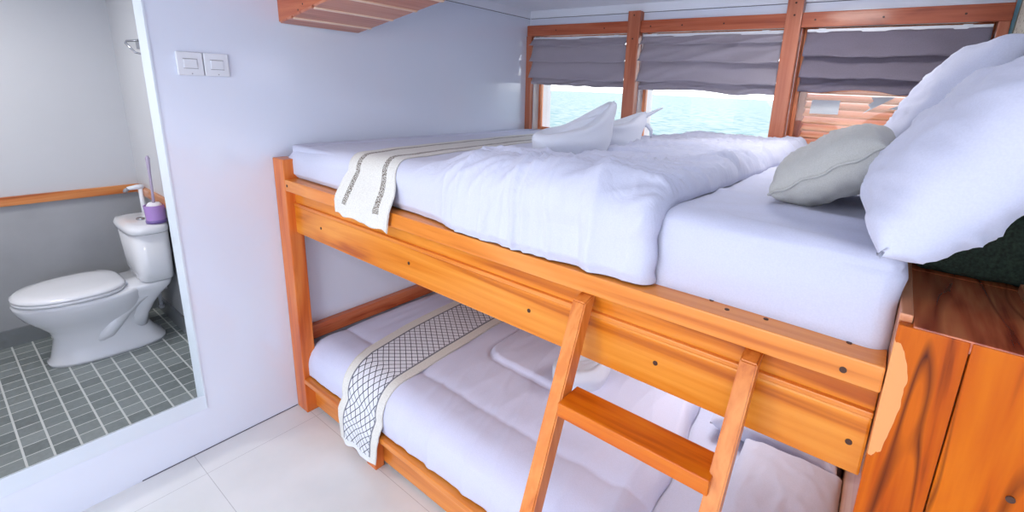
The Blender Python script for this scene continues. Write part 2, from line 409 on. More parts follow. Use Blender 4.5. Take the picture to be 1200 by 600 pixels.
def grid(fn, nu, nv, uvfn=None, thick=0.0):
    """fn(u,v) -> world point, u,v in 0..1; thick > 0 gives a second layer below and closes the rim"""
    bm = bmesh.new()
    V = [[bm.verts.new(fn(i/nu, j/nv)) for j in range(nv+1)] for i in range(nu+1)]
    faces = []
    for i in range(nu):
        for j in range(nv):
            faces.append(bm.faces.new((V[i][j], V[i+1][j], V[i+1][j+1], V[i][j+1])))
    if uvfn:
        L = bm.loops.layers.uv.new('UVMap')
        idx = {V[i][j]: uvfn(i/nu, j/nv) for i in range(nu+1) for j in range(nv+1)}
        for f in faces:
            for l in f.loops: l[L].uv = idx[l.vert]
    if thick:
        bm.normal_update()
        W = [[bm.verts.new(V[i][j].co - V[i][j].normal*thick) for j in range(nv+1)] for i in range(nu+1)]
        newf = []
        for i in range(nu):
            for j in range(nv):
                newf.append((bm.faces.new((W[i][j], W[i][j+1], W[i+1][j+1], W[i+1][j])), faces[i*nv+j]))
        rim = [(V[i][0], V[i+1][0], W[i+1][0], W[i][0]) for i in range(nu)]
        rim += [(V[i+1][nv], V[i][nv], W[i][nv], W[i+1][nv]) for i in range(nu)]
        rim += [(V[0][j+1], V[0][j], W[0][j], W[0][j+1]) for j in range(nv)]
        rim += [(V[nu][j], V[nu][j+1], W[nu][j+1], W[nu][j]) for j in range(nv)]
        rf = [bm.faces.new(q) for q in rim]
        if uvfn:
            m2 = {W[i][j]: idx[V[i][j]] for i in range(nu+1) for j in range(nv+1)}; m2.update(idx)
            for f in [a for a, _ in newf] + rf:
                for l in f.loops: l[L].uv = m2[l.vert]
    return bm

def sm(a, b, x):
    t = max(0.0, min(1.0, (x-a)/(b-a))); return t*t*(3-2*t)

def interp(tab, x):
    if x <= tab[0][0]: return tab[0][1]
    for (a, va), (b, vb) in zip(tab, tab[1:]):
        if x <= b:
            t = (x-a)/(b-a); return va + (vb-va)*t
    return tab[-1][1]

def nz(x, y, z=0.0): return noise.noise(Vector((x, y, z)))
def ridge(x, y, z=0.0): return (1-abs(nz(x, y, z))*2.0)

def crease(x, y, z=0.0, k=4.5): return max(0.0, 1-abs(nz(x, y, z))*k)**1.5

def rbox(x0, x1, y0, y1, z0, z1, r, n=(24, 20, 8), disp=None):
    """rounded, finely divided box; disp(p, normal) -> offset along the normal"""
    bm = bmesh.new(); cache = {}
    c = (Vector((x0, y0, z0)), Vector((x1, y1, z1)))
    def P(a):
        key = tuple(round(t, 6) for t in a)
        if key in cache: return cache[key]
        p = Vector([c[0][k] + (c[1][k]-c[0][k])*a[k] for k in range(3)])
        q = Vector([max(c[0][k]+r, min(c[1][k]-r, p[k])) for k in range(3)])
        d = p-q
        nn = d.normalized() if d.length > 1e-9 else Vector((0, 0, 1))
        # inside a rounded zone push to the radius
        w = q + nn*r if d.length > 1e-9 else p
        if disp: w = w + nn*disp(w, nn)
        v = bm.verts.new(w); cache[key] = v; return v
    def tvals(k):
        L = c[1][k]-c[0][k]; f = r/L; m = 5
        a = [f*(1-math.cos(math.pi/2*i/m))*1.0 for i in range(m)]
        a = [f*(1-math.tan(math.pi/4*(1-i/m))) for i in range(m)]
        mid = [f + (1-2*f)*i/n[k] for i in range(n[k]+1)]
        return a + mid + [1-t for t in a[::-1]]
    T = [tvals(k) for k in range(3)]
    for k in range(3):
        i, j = (k+1) % 3, (k+2) % 3
        for side in (0.0, 1.0):
            for a in range(len(T[i])-1):
                for b in range(len(T[j])-1):
                    qd = []
                    for (da, db) in ((0, 0), (1, 0), (1, 1), (0, 1)):
                        pt = [0, 0, 0]; pt[k] = side; pt[i] = T[i][a+da]; pt[j] = T[j][b+db]
                        qd.append(P(pt))
                    if side == 0.0: qd = qd[::-1]
                    try: bm.faces.new(qd)
                    except ValueError: pass
    return bm

def pillow(center, ux, uv, w, h, t, seed=0.0, n=60, ear=0.10, sag=0.0, wr=1.0):
    """stuffed pillow: ux/uv are the width/height directions; t the full thickness"""
    ux = Vector(ux).normalized(); uv = Vector(uv); uv = (uv - ux*uv.dot(ux)).normalized(); un = ux.cross(uv)
    c = Vector(center); bm = bmesh.new()
    def pt(a, b, s):
        e = (1-abs(a)**3.2)*(1-abs(b)**3.2)
        e = max(0.0, e)
        # sides pull in between the corners
        A = a*(1 - ear*0.55*(1-b*b)*abs(a)**3); B = b*(1 - ear*(1-a*a)*abs(b)**3)
        th = 0.5*t*e**0.42
        wob = wr*(0.010*nz(a*2.2+seed, b*2.2, s+seed) + 0.006*ridge(a*3.0+seed, b*5.5, s*2+seed))*e**0.3
        wob += wr*(0.007*crease(a*1.4+seed+b*0.5, b*2.6, s+3) + 0.005*crease(a*2.2+seed, b*5.0+a, s+6))*e**0.3
        crn = (abs(a)*abs(b))**2
        wob += wr*0.006*math.sin((a*b)*14+seed)*crn
        p = c + ux*(A*w/2) + uv*(B*h/2) + un*(s*(th + wob))
        p.z -= sag*(1-e)
        return p
    rows = {}
    for s in (1, -1):
        V = [[None]*(n+1) for _ in range(n+1)]
        for i in range(n+1):
            for j in range(n+1):
                a = math.sin(math.pi/2*(2*i/n-1)); b = math.sin(math.pi/2*(2*j/n-1))
                if s == -1 and (i in (0, n) or j in (0, n)): V[i][j] = rows[1][i][j]
                else: V[i][j] = bm.verts.new(pt(a, b, s))
        rows[s] = V
        for i in range(n):
            for j in range(n):
                q = (V[i][j], V[i+1][j], V[i+1][j+1], V[i][j+1])
                bm.faces.new(q if s == 1 else q[::-1])
    return bm

# ------------------------------------------------------------------ the room shell
YW = 1.729
WT = 0.095
bmf = box(0, 3.6, -4.2, YW, -0.06, 0.0)
struct('floor', bmf, M['floor'])
struct('ceiling', box(-WT, 3.6, -4.2, YW+0.2, 2.10, 2.16), M['ceiling'])
# foot wall with the bathroom opening

struct('wall_foot', boxes([(-WT, 0, -0.36, YW+0.2, -0.06, 2.10), (-WT, 0, -1.35, -0.36, -0.06, 0.198),
                           (-WT, 0, -1.35, -0.36, 2.0, 2.10), (-WT, 0, -4.2, -1.35, -0.06, 2.10)]), M['wall'])
# painted lining of the doorway with a sloping sill
bm = box(-WT-0.002, 0.003, -0.364, -0.358, 0.2, 2.0)
vs = add_box(bm, -WT-0.006, 0.0015, -1.35, -0.3585, 0.196, 0.262)
for v in vs:
    if v.co.z > 0.25 and v.co.x < -0.05: v.co.z = 0.205
struct('door_1', bm, M['reveal'])
# window wall: 0.2 m thick, three openings
WX = [(0.05, 0.79), (0.87, 1.655), (1.725, 2.44)]
WZ0, WZ1 = 1.30, 1.95
solid = [(0, 2.6, YW, YW+0.2, -0.06, WZ0), (0, 2.6, YW, YW+0.2, WZ1, 2.10)]
edges = [0.0] + [e for w in WX for e in w] + [2.6]
for i in range(0, len(edges), 2): solid.append((edges[i], edges[i+1], YW, YW+0.2, WZ0, WZ1))
struct('wall_window', boxes(solid), M['wall'])
struct('wall_head', box(2.474, 3.6, 0.10, YW, 1.27, 2.10), M['mural'])
YR = -4.2
struct('wall_right', box(3.6, 3.66, YR, 0.10, -0.06, 2.16), M['wall'])
struct('wall_rear', boxes([(-WT, 0.25, YR-0.06, YR, -0.06, 2.16), (3.45, 3.66, YR-0.06, YR, -0.06, 2.16), (0.25, 3.45, YR-0.06, YR, 2.07, 2.16)]), M['wall'])  # unseen side, opened wide to let daylight fill the room
# flat white mouldings where walls meet the ceiling
struct('trim_1', box(0.012, 2.474, YW-0.010, YW, 2.052, 2.10), M['ceiling'])
struct('trim_2', box(0.0, 0.012, 0.9, YW, 2.052, 2.10), M['ceiling'])
struct('trim_3', boxes([(0.012, 2.47, YW-0.0015, YW+0.002, 2.0495, 2.052), (0.0, 0.0015, 0.9, YW, 2.0495, 2.052)]), M['groove'])

struct('trim_11', box(0.0, 0.002, -0.6, -0.001, 0.0, 0.0035), M['groove'])
# window posts and beams (reddish timber on the wall face)
PY0 = YW-0.040
beam = boxes([(0.005, 0.79, PY0+0.008, YW+0.004, 1.935, 2.003), (0.868, 1.655, PY0+0.008, YW+0.004, 1.935, 2.003), (1.722, 2.474, PY0+0.008, YW+0.004, 1.935, 2.003)], bev=0.003)
struct('trim_4', beam, M['red_x'])
struct('trim_5', box(0.79, 0.868, PY0-0.012, YW+0.002, 1.30, 2.055, bev=0.004), M['red_z'])
struct('trim_6', box(1.652, 1.724, PY0-0.012, YW+0.002, 1.30, 2.085, bev=0.004), M['red_z'])
struct('trim_7', box(0.0, 0.046, PY0+0.008, YW+0.004, 1.30, 1.935, bev=0.003), M['red_z'])
struct('trim_12', box(2.436, 2.473, PY0+0.008, YW+0.004, 1.30, 1.935, bev=0.003), M['red_z'])
pl = bmesh.new()
for (x, y, z) in ((0.83, PY0-0.012, 2.03), (0.83, PY0-0.012, 1.90), (1.69, PY0-0.012, 2.045), (1.69, PY0-0.012, 1.99)):
    cyl((x, y-0.001, z), (x, y+0.004, z), 0.005, n=10, bm=pl)
for x in (0.25, 0.62, 0.93, 1.12, 1.35, 1.78, 2.05, 2.33):
    cyl((x, PY0+0.007, 1.968), (x, PY0+0.012, 1.968), 0.0045, n=10, bm=pl)
struct('trim_8', pl, M['plug'])

# windows: frame with jamb lining, stop bead and a pane each
for n, (a, b) in enumerate(WX, 1):
    w = bpy.data.objects.new('window_%d' % n, None); COL.objects.link(w); w.location = ((a+b)/2, YW, WZ0); w['kind'] = 'structure'
    t = 0.004
    lin_b = boxes([(a, a+t, YW+0.001, YW+0.2, WZ0, WZ1), (b-t, b, YW+0.001, YW+0.2, WZ0, WZ1), (a, b, YW+0.001, YW+0.2, WZ0, WZ0+t), (a, b, YW+0.001, YW+0.2, WZ1-t, WZ1)])
    obj('jamb_lining', lin_b, M['red_z'] if n == 3 else M['pale_jamb'], w)
    s = 0.022
    y0, y1 = YW+0.055, YW+0.085
    bead = boxes([(a+t, a+s, y0, y1, WZ0+t, WZ1-t), (b-s, b-t, y0, y1, WZ0+t, WZ1-t), (a+s, b-s, y0, y1, WZ0+t, WZ0+s), (a+s, b-s, y0, y1, WZ1-s, WZ1-t)], bev=0.002)
    obj('window_frame', bead, M['bead'], w)
    obj('pane', box(a+s, b-s, YW+0.068, YW+0.072, WZ0+s, WZ1-s), M['glass'], w)
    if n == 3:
        st = bmesh.new()  # bright light at the glass, built as thin pale pieces
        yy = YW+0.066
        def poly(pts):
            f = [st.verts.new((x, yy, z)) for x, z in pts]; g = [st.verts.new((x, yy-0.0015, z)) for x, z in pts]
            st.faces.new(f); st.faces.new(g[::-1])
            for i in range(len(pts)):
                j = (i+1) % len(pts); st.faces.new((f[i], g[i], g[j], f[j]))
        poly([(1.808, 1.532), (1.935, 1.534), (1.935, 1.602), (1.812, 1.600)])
        obj('light_patch', st, M['glint'], w, label='pale blue rectangular light patch on the glass')
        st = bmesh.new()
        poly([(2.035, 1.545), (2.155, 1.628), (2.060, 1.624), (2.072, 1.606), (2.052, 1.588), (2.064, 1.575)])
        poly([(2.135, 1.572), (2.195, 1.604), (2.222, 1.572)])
        obj('light_patch', st, M['glint'], w, label='pale pointed light patches on the glass')

# louvred shutter outside the third window
sh = thing('louvred_shutter', 'orange wooden louvred shutter outside the window nearest the pillows', 'shutter', (2.08, YW+0.14, WZ0))
obj('shutter_frame', boxes([(1.732, 1.775, YW+0.115, YW+0.15, 1.306, 1.944), (2.385, 2.434, YW+0.115, YW+0.15, 1.306, 1.944), (1.775, 2.385, YW+0.115, YW+0.15, 1.306, 1.330), (1.775, 2.385, YW+0.115, YW+0.15, 1.92, 1.944)], bev=0.002), M['red_z'], sh)
z = 1.345
while z < 1.91:
    R4 = Matrix.Translation((2.08, YW+0.133, z)) @ Matrix.Rotation(math.radians(31), 4, 'X')
    obj('slat', box(-0.308, 0.308, -0.029, 0.029, -0.005, 0.005, bev=0.0015, M4=R4), M['slat'], sh)
    z += 0.038

# ------------------------------------------------------------------ bathroom
BX, BY, BZ = -1.26, -0.20, 0.20
struct('floor_bathroom', box(BX, -WT, -1.75, BY, BZ-0.06, BZ), M['tiles'])
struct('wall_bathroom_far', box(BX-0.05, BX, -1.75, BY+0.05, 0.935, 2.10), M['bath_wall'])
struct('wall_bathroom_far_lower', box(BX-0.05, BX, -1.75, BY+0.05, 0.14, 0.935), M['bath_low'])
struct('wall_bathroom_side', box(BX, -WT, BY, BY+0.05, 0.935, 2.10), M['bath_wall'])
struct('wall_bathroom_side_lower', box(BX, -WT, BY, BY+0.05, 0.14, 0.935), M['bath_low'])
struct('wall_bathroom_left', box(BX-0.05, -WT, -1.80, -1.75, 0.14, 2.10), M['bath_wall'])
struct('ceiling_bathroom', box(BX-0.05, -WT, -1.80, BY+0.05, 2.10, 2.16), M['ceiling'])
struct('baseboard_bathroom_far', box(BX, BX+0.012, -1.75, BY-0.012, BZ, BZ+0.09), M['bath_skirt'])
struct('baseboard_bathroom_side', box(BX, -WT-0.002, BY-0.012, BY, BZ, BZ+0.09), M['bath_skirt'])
struct('trim_9', box(BX, BX+0.018, -1.75, BY-0.018, 0.920, 0.965, bev=0.003), wood('bath_rail_cross', (214, 142, 84), (202, 120, 62), (160, 82, 40), 'Y', 1.0, offset=12))
struct('trim_10', box(BX, -WT-0.002, BY-0.018, BY, 0.920, 0.965, bev=0.003), wood('bath_rail_long', (206, 140, 92), (196, 122, 74), (160, 88, 50), 'X', 1.0, offset=13))

# toilet (faces -Y)
TX = -0.900
toilet = thing('toilet', 'white ceramic toilet with closed lid on the tiled bathroom floor', 'toilet', (TX, -0.5, BZ))
def egg(yc_front, yc_back, hw, z, n=40, pw=2.2, pb=2.6):
    pts = []; mid = yc_back - (yc_back-yc_front)*0.42
    for k in range(n):
        t = 2*math.pi*k/n; cx, sy = math.cos(t), math.sin(t)
        p = pb if sy > 0 else pw
        x = hw*math.copysign(abs(cx)**(2/p), cx); L = (yc_back-mid) if sy > 0 else (mid-yc_front)
        y = mid + L*math.copysign(abs(sy)**(2/p), sy)
        pts.append((TX+x, y, BZ+z))
    return pts
secs = [(-0.725, -0.285, 0.124, 0.0, 3.2), (-0.725, -0.285, 0.124, 0.016, 3.2), (-0.712, -0.297, 0.114, 0.03, 3.0), (-0.700, -0.330, 0.104, 0.08, 2.8),
        (-0.690, -0.352, 0.100, 0.13, 2.6), (-0.700, -0.352, 0.108, 0.17, 2.5), (-0.735, -0.345, 0.132, 0.215, 2.4), (-0.768, -0.335, 0.158, 0.255, 2.3),
        (-0.786, -0.325, 0.172, 0.29, 2.2), (-0.794, -0.32, 0.178, 0.315, 2.2), (-0.794, -0.32, 0.176, 0.328, 2.2), (-0.786, -0.33, 0.168, 0.334, 2.2)]
bm = loft([egg(a+0.012, b+0.012, w, z, pw=min(p, 2.4), pb=p) for a, b, w, z, p in secs])
# rear shelf that carries the tank and the trap sweeping down from it
def rr(y0, y1, hw, z, n=40, p=4.0):
    pts = []
    for k in range(n):
        t = 2*math.pi*k/n; cx, sy = math.cos(t), math.sin(t)
        pts.append((TX + hw*math.copysign(abs(cx)**(2/p), cx), (y0+y1)/2 + (y1-y0)/2*math.copysign(abs(sy)**(2/p), sy), BZ+z))
    return pts
loft([rr(-0.46, -0.34, 0.088, 0.10), rr(-0.46, -0.325, 0.092, 0.16), rr(-0.47, -0.295, 0.105, 0.215), rr(-0.47, -0.255, 0.12, 0.265), rr(-0.47, -0.222, 0.135, 0.30), rr(-0.47, -0.215, 0.14, 0.325), rr(-0.465, -0.22, 0.136, 0.336)], bm)
for sgn in (1, -1):   # trap contour on each side
    tube([(TX+sgn*0.070, -0.56, BZ+0.07), (TX+sgn*0.082, -0.50, BZ+0.12), (TX+sgn*0.086, -0.44, BZ+0.20), (TX+sgn*0.088, -0.38, BZ+0.26), (TX+sgn*0.09, -0.30, BZ+0.29)],
         [0.020, 0.034, 0.036, 0.036, 0.030], 14, bm)
obj('bowl', bm, M['ceramic'], toilet, smooth=True)
def lid_sec(s, z): return [(TX+(x-TX)*s, -0.595+(y+0.595)*s, zz) for x, y, zz in egg(-0.780, -0.400, 0.184, z, pw=2.15, pb=3.0)]
bm = loft([lid_sec(0.97, 0.336), lid_sec(1.0, 0.340), lid_sec(1.0, 0.350), lid_sec(0.985, 0.352)])
obj('seat', bm, M['ceramic'], toilet, smooth=True)
bm = loft([lid_sec(0.99, 0.3535), lid_sec(1.005, 0.357), lid_sec(1.0, 0.364), lid_sec(0.93, 0.372), lid_sec(0.7, 0.378), lid_sec(0.3, 0.380)])
obj('lid', bm, M['ceramic'], toilet, smooth=True)
for xx in (TX-0.09, TX+0.05): obj('hinge', box(xx, xx+0.03, -0.412, -0.395, BZ+0.336, BZ+0.350, bev=0.003), M['plastic'], toilet)
bm = loft([rr(-0.345, -0.215, 0.135, 0.338, p=4), rr(-0.352, -0.210, 0.150, 0.345, p=4), rr(-0.357, -0.208, 0.158, 0.40, p=4), rr(-0.366, -0.207, 0.176, 0.60, p=4)])
obj('tank', bm, M['ceramic'], toilet, smooth=True)
bm = loft([rr(-0.371, -0.204, 0.180, 0.602, p=3.6), rr(-0.378, -0.203, 0.186, 0.607, p=3.6), rr(-0.378, -0.203, 0.186, 0.628, p=3.6), rr(-0.370, -0.206, 0.178, 0.640, p=3.6), rr(-0.34, -0.22, 0.14, 0.645, p=3.6)])
tl = obj('tank_lid', bm, M['ceramic'], toilet, smooth=True)
bm = loft([[(TX+0.01+0.026*math.cos(2*math.pi*k/24)*s, -0.290+0.017*math.sin(2*math.pi*k/24)*s, BZ+z) for k in range(24)] for s, z in ((1.0, 0.645), (1.0, 0.649), (0.85, 0.652))])
obj('flush_button', bm, M['chrome'], tl, smooth=True, label='chrome oval flush button')

# toilet brush holder and brush on the tank lid
HX, HY, HZ = -0.775, -0.252, BZ+0.6462
def ring(cx, cy, r, z, n=28): return [(cx+r*math.cos(2*math.pi*k/n), cy+r*math.sin(2*math.pi*k/n), z) for k in range(n)]
hold = thing('brush_holder', 'purple round plastic toilet brush cup standing on the toilet tank', 'brush holder', (HX, HY, HZ))
obj('base_ring', loft([ring(HX, HY, 0.042, HZ), ring(HX, HY, 0.043, HZ+0.012), ring(HX, HY, 0.040, HZ+0.016)]), M['purple_dark'], hold, smooth=True, label='darker purple foot ring')
obj('cup', loft([ring(HX, HY, 0.039, HZ+0.016), ring(HX, HY, 0.043, HZ+0.090), ring(HX, HY, 0.038, HZ+0.090), ring(HX, HY, 0.034, HZ+0.024)]), M['purple'], hold)
br = thing('toilet_brush', 'toilet brush with thin mauve handle standing in the purple cup', 'toilet brush', (HX, HY, HZ+0.026))
obj('brush_head', loft([ring(HX, HY, 0.020, HZ+0.026), ring(HX, HY, 0.030, HZ+0.045), ring(HX, HY, 0.031, HZ+0.090), ring(HX, HY, 0.022, HZ+0.102)]), M['bristle'], br, smooth=True, label='white bristle head')
obj('handle', tube([(HX, HY, HZ+0.09), (HX, HY+0.002, HZ+0.15), (HX-0.002, HY+0.004, HZ+0.25), (HX-0.004, HY+0.006, HZ+0.325), (HX-0.004, HY+0.006, HZ+0.338)], [0.007, 0.0055, 0.006, 0.009, 0.004], 12), M['mauve'], br, smooth=True)

# white water pipe with tap behind the tank, and the angle valve below
tp = thing('wall_tap', 'white plastic bib tap on a bent pipe behind the toilet tank', 'tap', (-1.10, BY, 0.90))
obj('pipe', tube([(-1.10, -0.203, 0.80), (-1.10, -0.222, 0.80), (-1.10, -0.226, 0.82), (-1.10, -0.226, 0.965)], 0.011, 12), M['plastic'], tp, smooth=True)
obj('spout', tube([(-1.10, -0.214, 0.972), (-1.10, -0.24, 0.974), (-1.10, -0.280, 0.970)], [0.014, 0.013, 0.010], 12), M['plastic'], tp, smooth=True)
obj('nozzle', tube([(-1.10, -0.276, 0.968), (-1.10, -0.288, 0.962), (-1.10, -0.290, 0.952)], 0.010, 12), M['greyplast'], tp, smooth=True, label='grey nozzle')
av = thing('angle_valve', 'small white water valve low on the wall behind the toilet', 'valve', (-1.02, BY, 0.36))
obj('valve_body', tube([(-1.02, -0.203, 0.40), (-1.02, -0.235, 0.40), (-1.02, -0.24, 0.385), (-1.02, -0.24, 0.30)], 0.009, 10), M['plastic'], av, smooth=True)
obj('valve_knob', cyl((-1.02, -0.24, 0.300), (-1.02, -0.24, 0.285), 0.014, 0.012), M['plastic'], av, smooth=True)

# towel hook high on the bathroom side wall
hk = thing('towel_hook', 'small chrome hook high on the bathroom side wall', 'hook', (-0.80, BY, 1.70))
obj('back_plate', box(-0.835, -0.765, BY-0.006, BY, 1.690, 1.735, bev=0.002), M['chrome'], hk)
obj('prong', tube([(-0.80, BY-0.005, 1.728), (-0.80, BY-0.045, 1.722), (-0.79, BY-0.052, 1.712), (-0.76, BY-0.03, 1.672), (-0.755, BY-0.005, 1.665)], 0.005, 8), M['chrome'], hk, smooth=True)

# light switches on the foot wall
for i, y0 in enumerate((-0.291, -0.206)):
    sw = thing('light_switch', ('white wall light switch nearer the bathroom doorway' if i == 0 else 'white wall light switch on the side towards the bunk bed'),
               'light switch', (0.0, y0+0.041, 1.628), 'pair of light switches on the white wall')
    obj('face_plate', box(0.0, 0.010, y0, y0+0.082, 1.583, 1.668, bev=0.004, seg=3), M['plastic'], sw)
    obj('rocker', box(0.0095, 0.0135, y0+0.021, y0+0.062, 1.610, 1.642, bev=0.0015, M4=None), M['plastic'], sw)
    for zz in (1.6075, 1.6425): obj('seam', box(0.0098, 0.0104, y0+0.019, y0+0.064, zz, zz+0.002), M['greyplast'], sw)
    obj('pilot_light', cyl((0.0095, y0+0.043, 1.590), (0.0110, y0+0.043, 1.590), 0.0022, n=10), M['greyplast'], sw, label='tiny dark indicator dot')

# ------------------------------------------------------------------ overhead cabinet over the foot of the bed
oc = thing('overhead_cabinet', 'reddish wooden cabinet with sloping boarded underside high on the white wall', 'cabinet', (0.0, 0.26, 1.81))
def zs(x): return 1.812 + 0.170*x
def prism(x0, x1, y0, y1, off0, off1, bev=0.0):
    bm = bmesh.new()
    add_box(bm, x0, x1, y0, y1, 0, 1)
    for v in bm.verts: v.co.z = zs(v.co.x) + (off1 if v.co.z > 0.5 else off0)
    if bev: bmesh.ops.bevel(bm, geom=list(bm.edges), offset=bev, segments=2, affect='EDGES')
    return bm
for (y0, y1) in ((0.083, 0.100), (0.420, 0.437)):
    bm = bmesh.new()
    vs = add_box(bm, 0.0005, 1.15, y0, y1, 0, 1)
    for v in vs: v.co.z = 2.098 if v.co.z > 0.5 else zs(v.co.x) + 0.006
    obj('side_panel', bm, M['shelf_side'], oc)
xs = [0.002, 0.115, 0.285, 0.455, 0.625, 0.795, 0.965, 1.14]
for i in range(len(xs)-1):
    obj('soffit_board', prism(xs[i]+0.007, xs[i+1]-0.007, 0.0835, 0.4365, -0.002, 0.012, 0.002), M['shelf_y'], oc)
    if i: obj('batten', prism(xs[i]-0.007, xs[i]+0.007, 0.090, 0.4366, -0.006, 0.0, 0.001), M['batten'], oc, label='pale joint strip')
obj('front_panel', box(1.135, 1.15, 0.10, 0.42, 2.02, 2.098), M['shelf_side'], oc)
for x, z in ((0.21, 1.875), (0.26, 1.90), (0.17, 1.855)): obj('nail_head', cyl((x, 0.0825, z), (x, 0.086, z), 0.004, n=10), M['plug'], oc)

# ------------------------------------------------------------------ bunk bed
bed = thing('bunk_bed', 'honey coloured wooden double bunk bed against the white wall under the windows', 'bunk bed', (1.15, 0.4, 0))
obj('post', box(0.003, 0.098, 0.0, 0.062, 0.0, 1.250, bev=0.004), M['post_z'], bed)
obj('post', box(0.003, 0.060, 1.64, 1.715, 0.0, 1.20, bev=0.004), M['post_z'], bed)
# foot end board of the upper bunk
obj('end_board', box(0.003, 0.030, 0.062, 1.64, 1.02, 1.235, bev=0.003), M['red_y'], bed)
# upper plank rail, recessed boards
obj('top_rail', box(0.098, 2.249, 0.0, 0.086, 1.115, 1.165, bev=0.004), M['rail_x'], bed)
obj('upper_board', box(0.098, 2.249, 0.038, 0.056, 1.058, 1.115, bev=0.001), M['board_x'], bed)
obj('groove_lip', box(0.098, 2.249, 0.028, 0.056, 1.045, 1.058, bev=0.003), M['rail_x'], bed, label='paler narrow lip between the two side boards')
obj('lower_board', box(0.098, 2.249, 0.030, 0.056, 0.920, 1.045, bev=0.005), M['board_x'], bed)
obj('bed_base', box(0.032, 2.249, 0.058, 1.70, 0.955, 1.0), M['sap'], bed)
# lower bunk
obj('lower_rail', box(0.098, 2.249, 0.0, 0.12, 0.163, 0.188, bev=0.003), M['rail_x'], bed)
obj('lower_front', box(0.098, 2.249, 0.045, 0.065, 0.018, 0.163, bev=0.002), M['rail_x'], bed)
obj('block_foot', box(0.600, 0.666, 0.003, 0.044, 0.0, 0.162, bev=0.003), M['post_z'], bed)
obj('block_foot', box(1.45, 1.52, 0.003, 0.044, 0.0, 0.162, bev=0.003), M['post_z'], bed)
obj('lower_base', box(0.032, 2.249, 0.066, 1.70, 0.10, 0.150), M['sap'], bed)
obj('foot_cleat', box(0.003, 0.030, 0.065, 1.64, 0.335, 0.385, bev=0.003), M['red_y'], bed, label='reddish board along the foot wall')
obj('foot_cleat', box(0.003, 0.040, 0.065, 1.64, 0.387, 0.412, bev=0.003), M['red_y'], bed, label='reddish ledge strip along the foot wall')
for (x, z, y) in ((0.318, 0.987, 0.030), (0.905, 0.988, 0.030), (1.445, 0.99, 0.030), (1.83, 0.985, 0.030), (2.222, 0.983, 0.030), (0.105+0.012, 1.14, 0.0), (0.665, 1.137, 0.0), (2.190, 1.137, 0.0)):
    obj('screw_plug', cyl((x, y-0.0012, z), (x, y+0.004, z), 0.0060, n=12), M['plug'], bed)
for (x, y) in ((1.560, 0.038), (1.605, 0.060), (1.632, 0.030), (1.93, 0.062), (1.97, 0.040), (2.045, 0.050), (2.19, 0.055)):
    obj('screw_plug', cyl((x, y, 1.161), (x, y, 1.1662), 0.0050, n=12), M['plug'], bed)

# ladder leaning against the boards below the plank rail
lad = thing('bunk_ladder', 'short orange wooden ladder leaning against the bunk bed side', 'ladder', (1.84, -0.42, 0))
SL = 0.42
def stile(x0, x1, dx):
    bm = bmesh.new()
    def ring_at(z, cut=0):
        yf = -0.022 - SL*(1.112-z); yb = yf + 0.050
        sx = dx*(1.112-z)
        return [(x0+sx, yf, z-cut), (x1+sx, yf, z-cut), (x1+sx, yb, z), (x0+sx, yb, z)]
    r = [[bm.verts.new(p) for p in s] for s in (ring_at(0.0), ring_at(1.112, 0.012))]
    for k in range(4): bm.faces.new((r[0][k], r[0][(k+1) % 4], r[1][(k+1) % 4], r[1][k]))
    bm.faces.new(r[0][::-1]); bm.faces.new(r[1])
    bmesh.ops.recalc_face_normals(bm, faces=bm.faces)
    bmesh.ops.bevel(bm, geom=list(bm.edges), offset=0.003, segments=2, affect='EDGES')
    return bm
obj('stile', stile(1.623, 1.660, 0.025), M['stile_z'], lad)
obj('stile', stile(2.022, 2.056, -0.03), M['stile_z'], lad)
for zt in (0.893, 0.56, 0.24):
    yf = -0.022 - SL*(1.112-zt) - 0.016; sx = 0.025*(1.112-zt)
    obj('step', box(1.662+sx, 2.030-sx*1.2, yf, yf+0.082, zt-0.036, zt, bev=0.003), M['step_x'], lad)

# head cabinet
cab = thing('head_cabinet', 'tall orange-brown plank cabinet at the head end of the bunk bed', 'cabinet', (2.28, 0.5, 0))
obj('front_board', box(2.2505, 2.3425, -0.004, 0.018, 0.0, 1.2495, bev=0.002), M['cab_z'], cab)
obj('front_board', box(2.3445, 2.470, -0.004, 0.018, 0.0, 1.2495, bev=0.002), M['cab_z2'], cab)
obj('front_board', box(2.4715, 2.60, -0.004, 0.018, 0.0, 1.2495, bev=0.002), M['cab_z'], cab)
obj('front_board', box(2.602, 2.75, -0.004, 0.018, 0.0, 1.2495, bev=0.002), M['cab_z2'], cab)
obj('carcass', box(2.2705, 2.75, 0.0185, 1.70, 0.0, 1.2295), plain('grey_white_panel', (196, 198, 206), 0.5), cab)
obj('end_board', box(2.2505, 2.2695, 0.0185, 1.70, 0.0, 1.262, bev=0.003), M['sap'], cab, label='paler upright end board')
obj('ledge_top', box(2.2700, 2.473, 0.3305, 1.70, 1.230, 1.252), M['ledge'], cab)
obj('ledge_top', box(2.2700, 2.440, -0.002, 0.330, 1.230, 1.252, bev=0.003), M['ledge'], cab, label='glossy red-brown ledge')
obj('edge_strip', box(2.4402, 2.473, -0.002, 0.33, 1.230, 1.268, bev=0.004), M['sap'], cab, label='pale sapwood strip along the wall')
obj('side_top', box(2.4732, 2.75, -0.002, 0.098, 1.230, 1.252, bev=0.003), M['ledge'], cab)
obj('screw_plug', cyl((2.434, -0.0055, 1.018), (2.434, 0.0, 1.018), 0.006, n=12), M['plug'], cab)

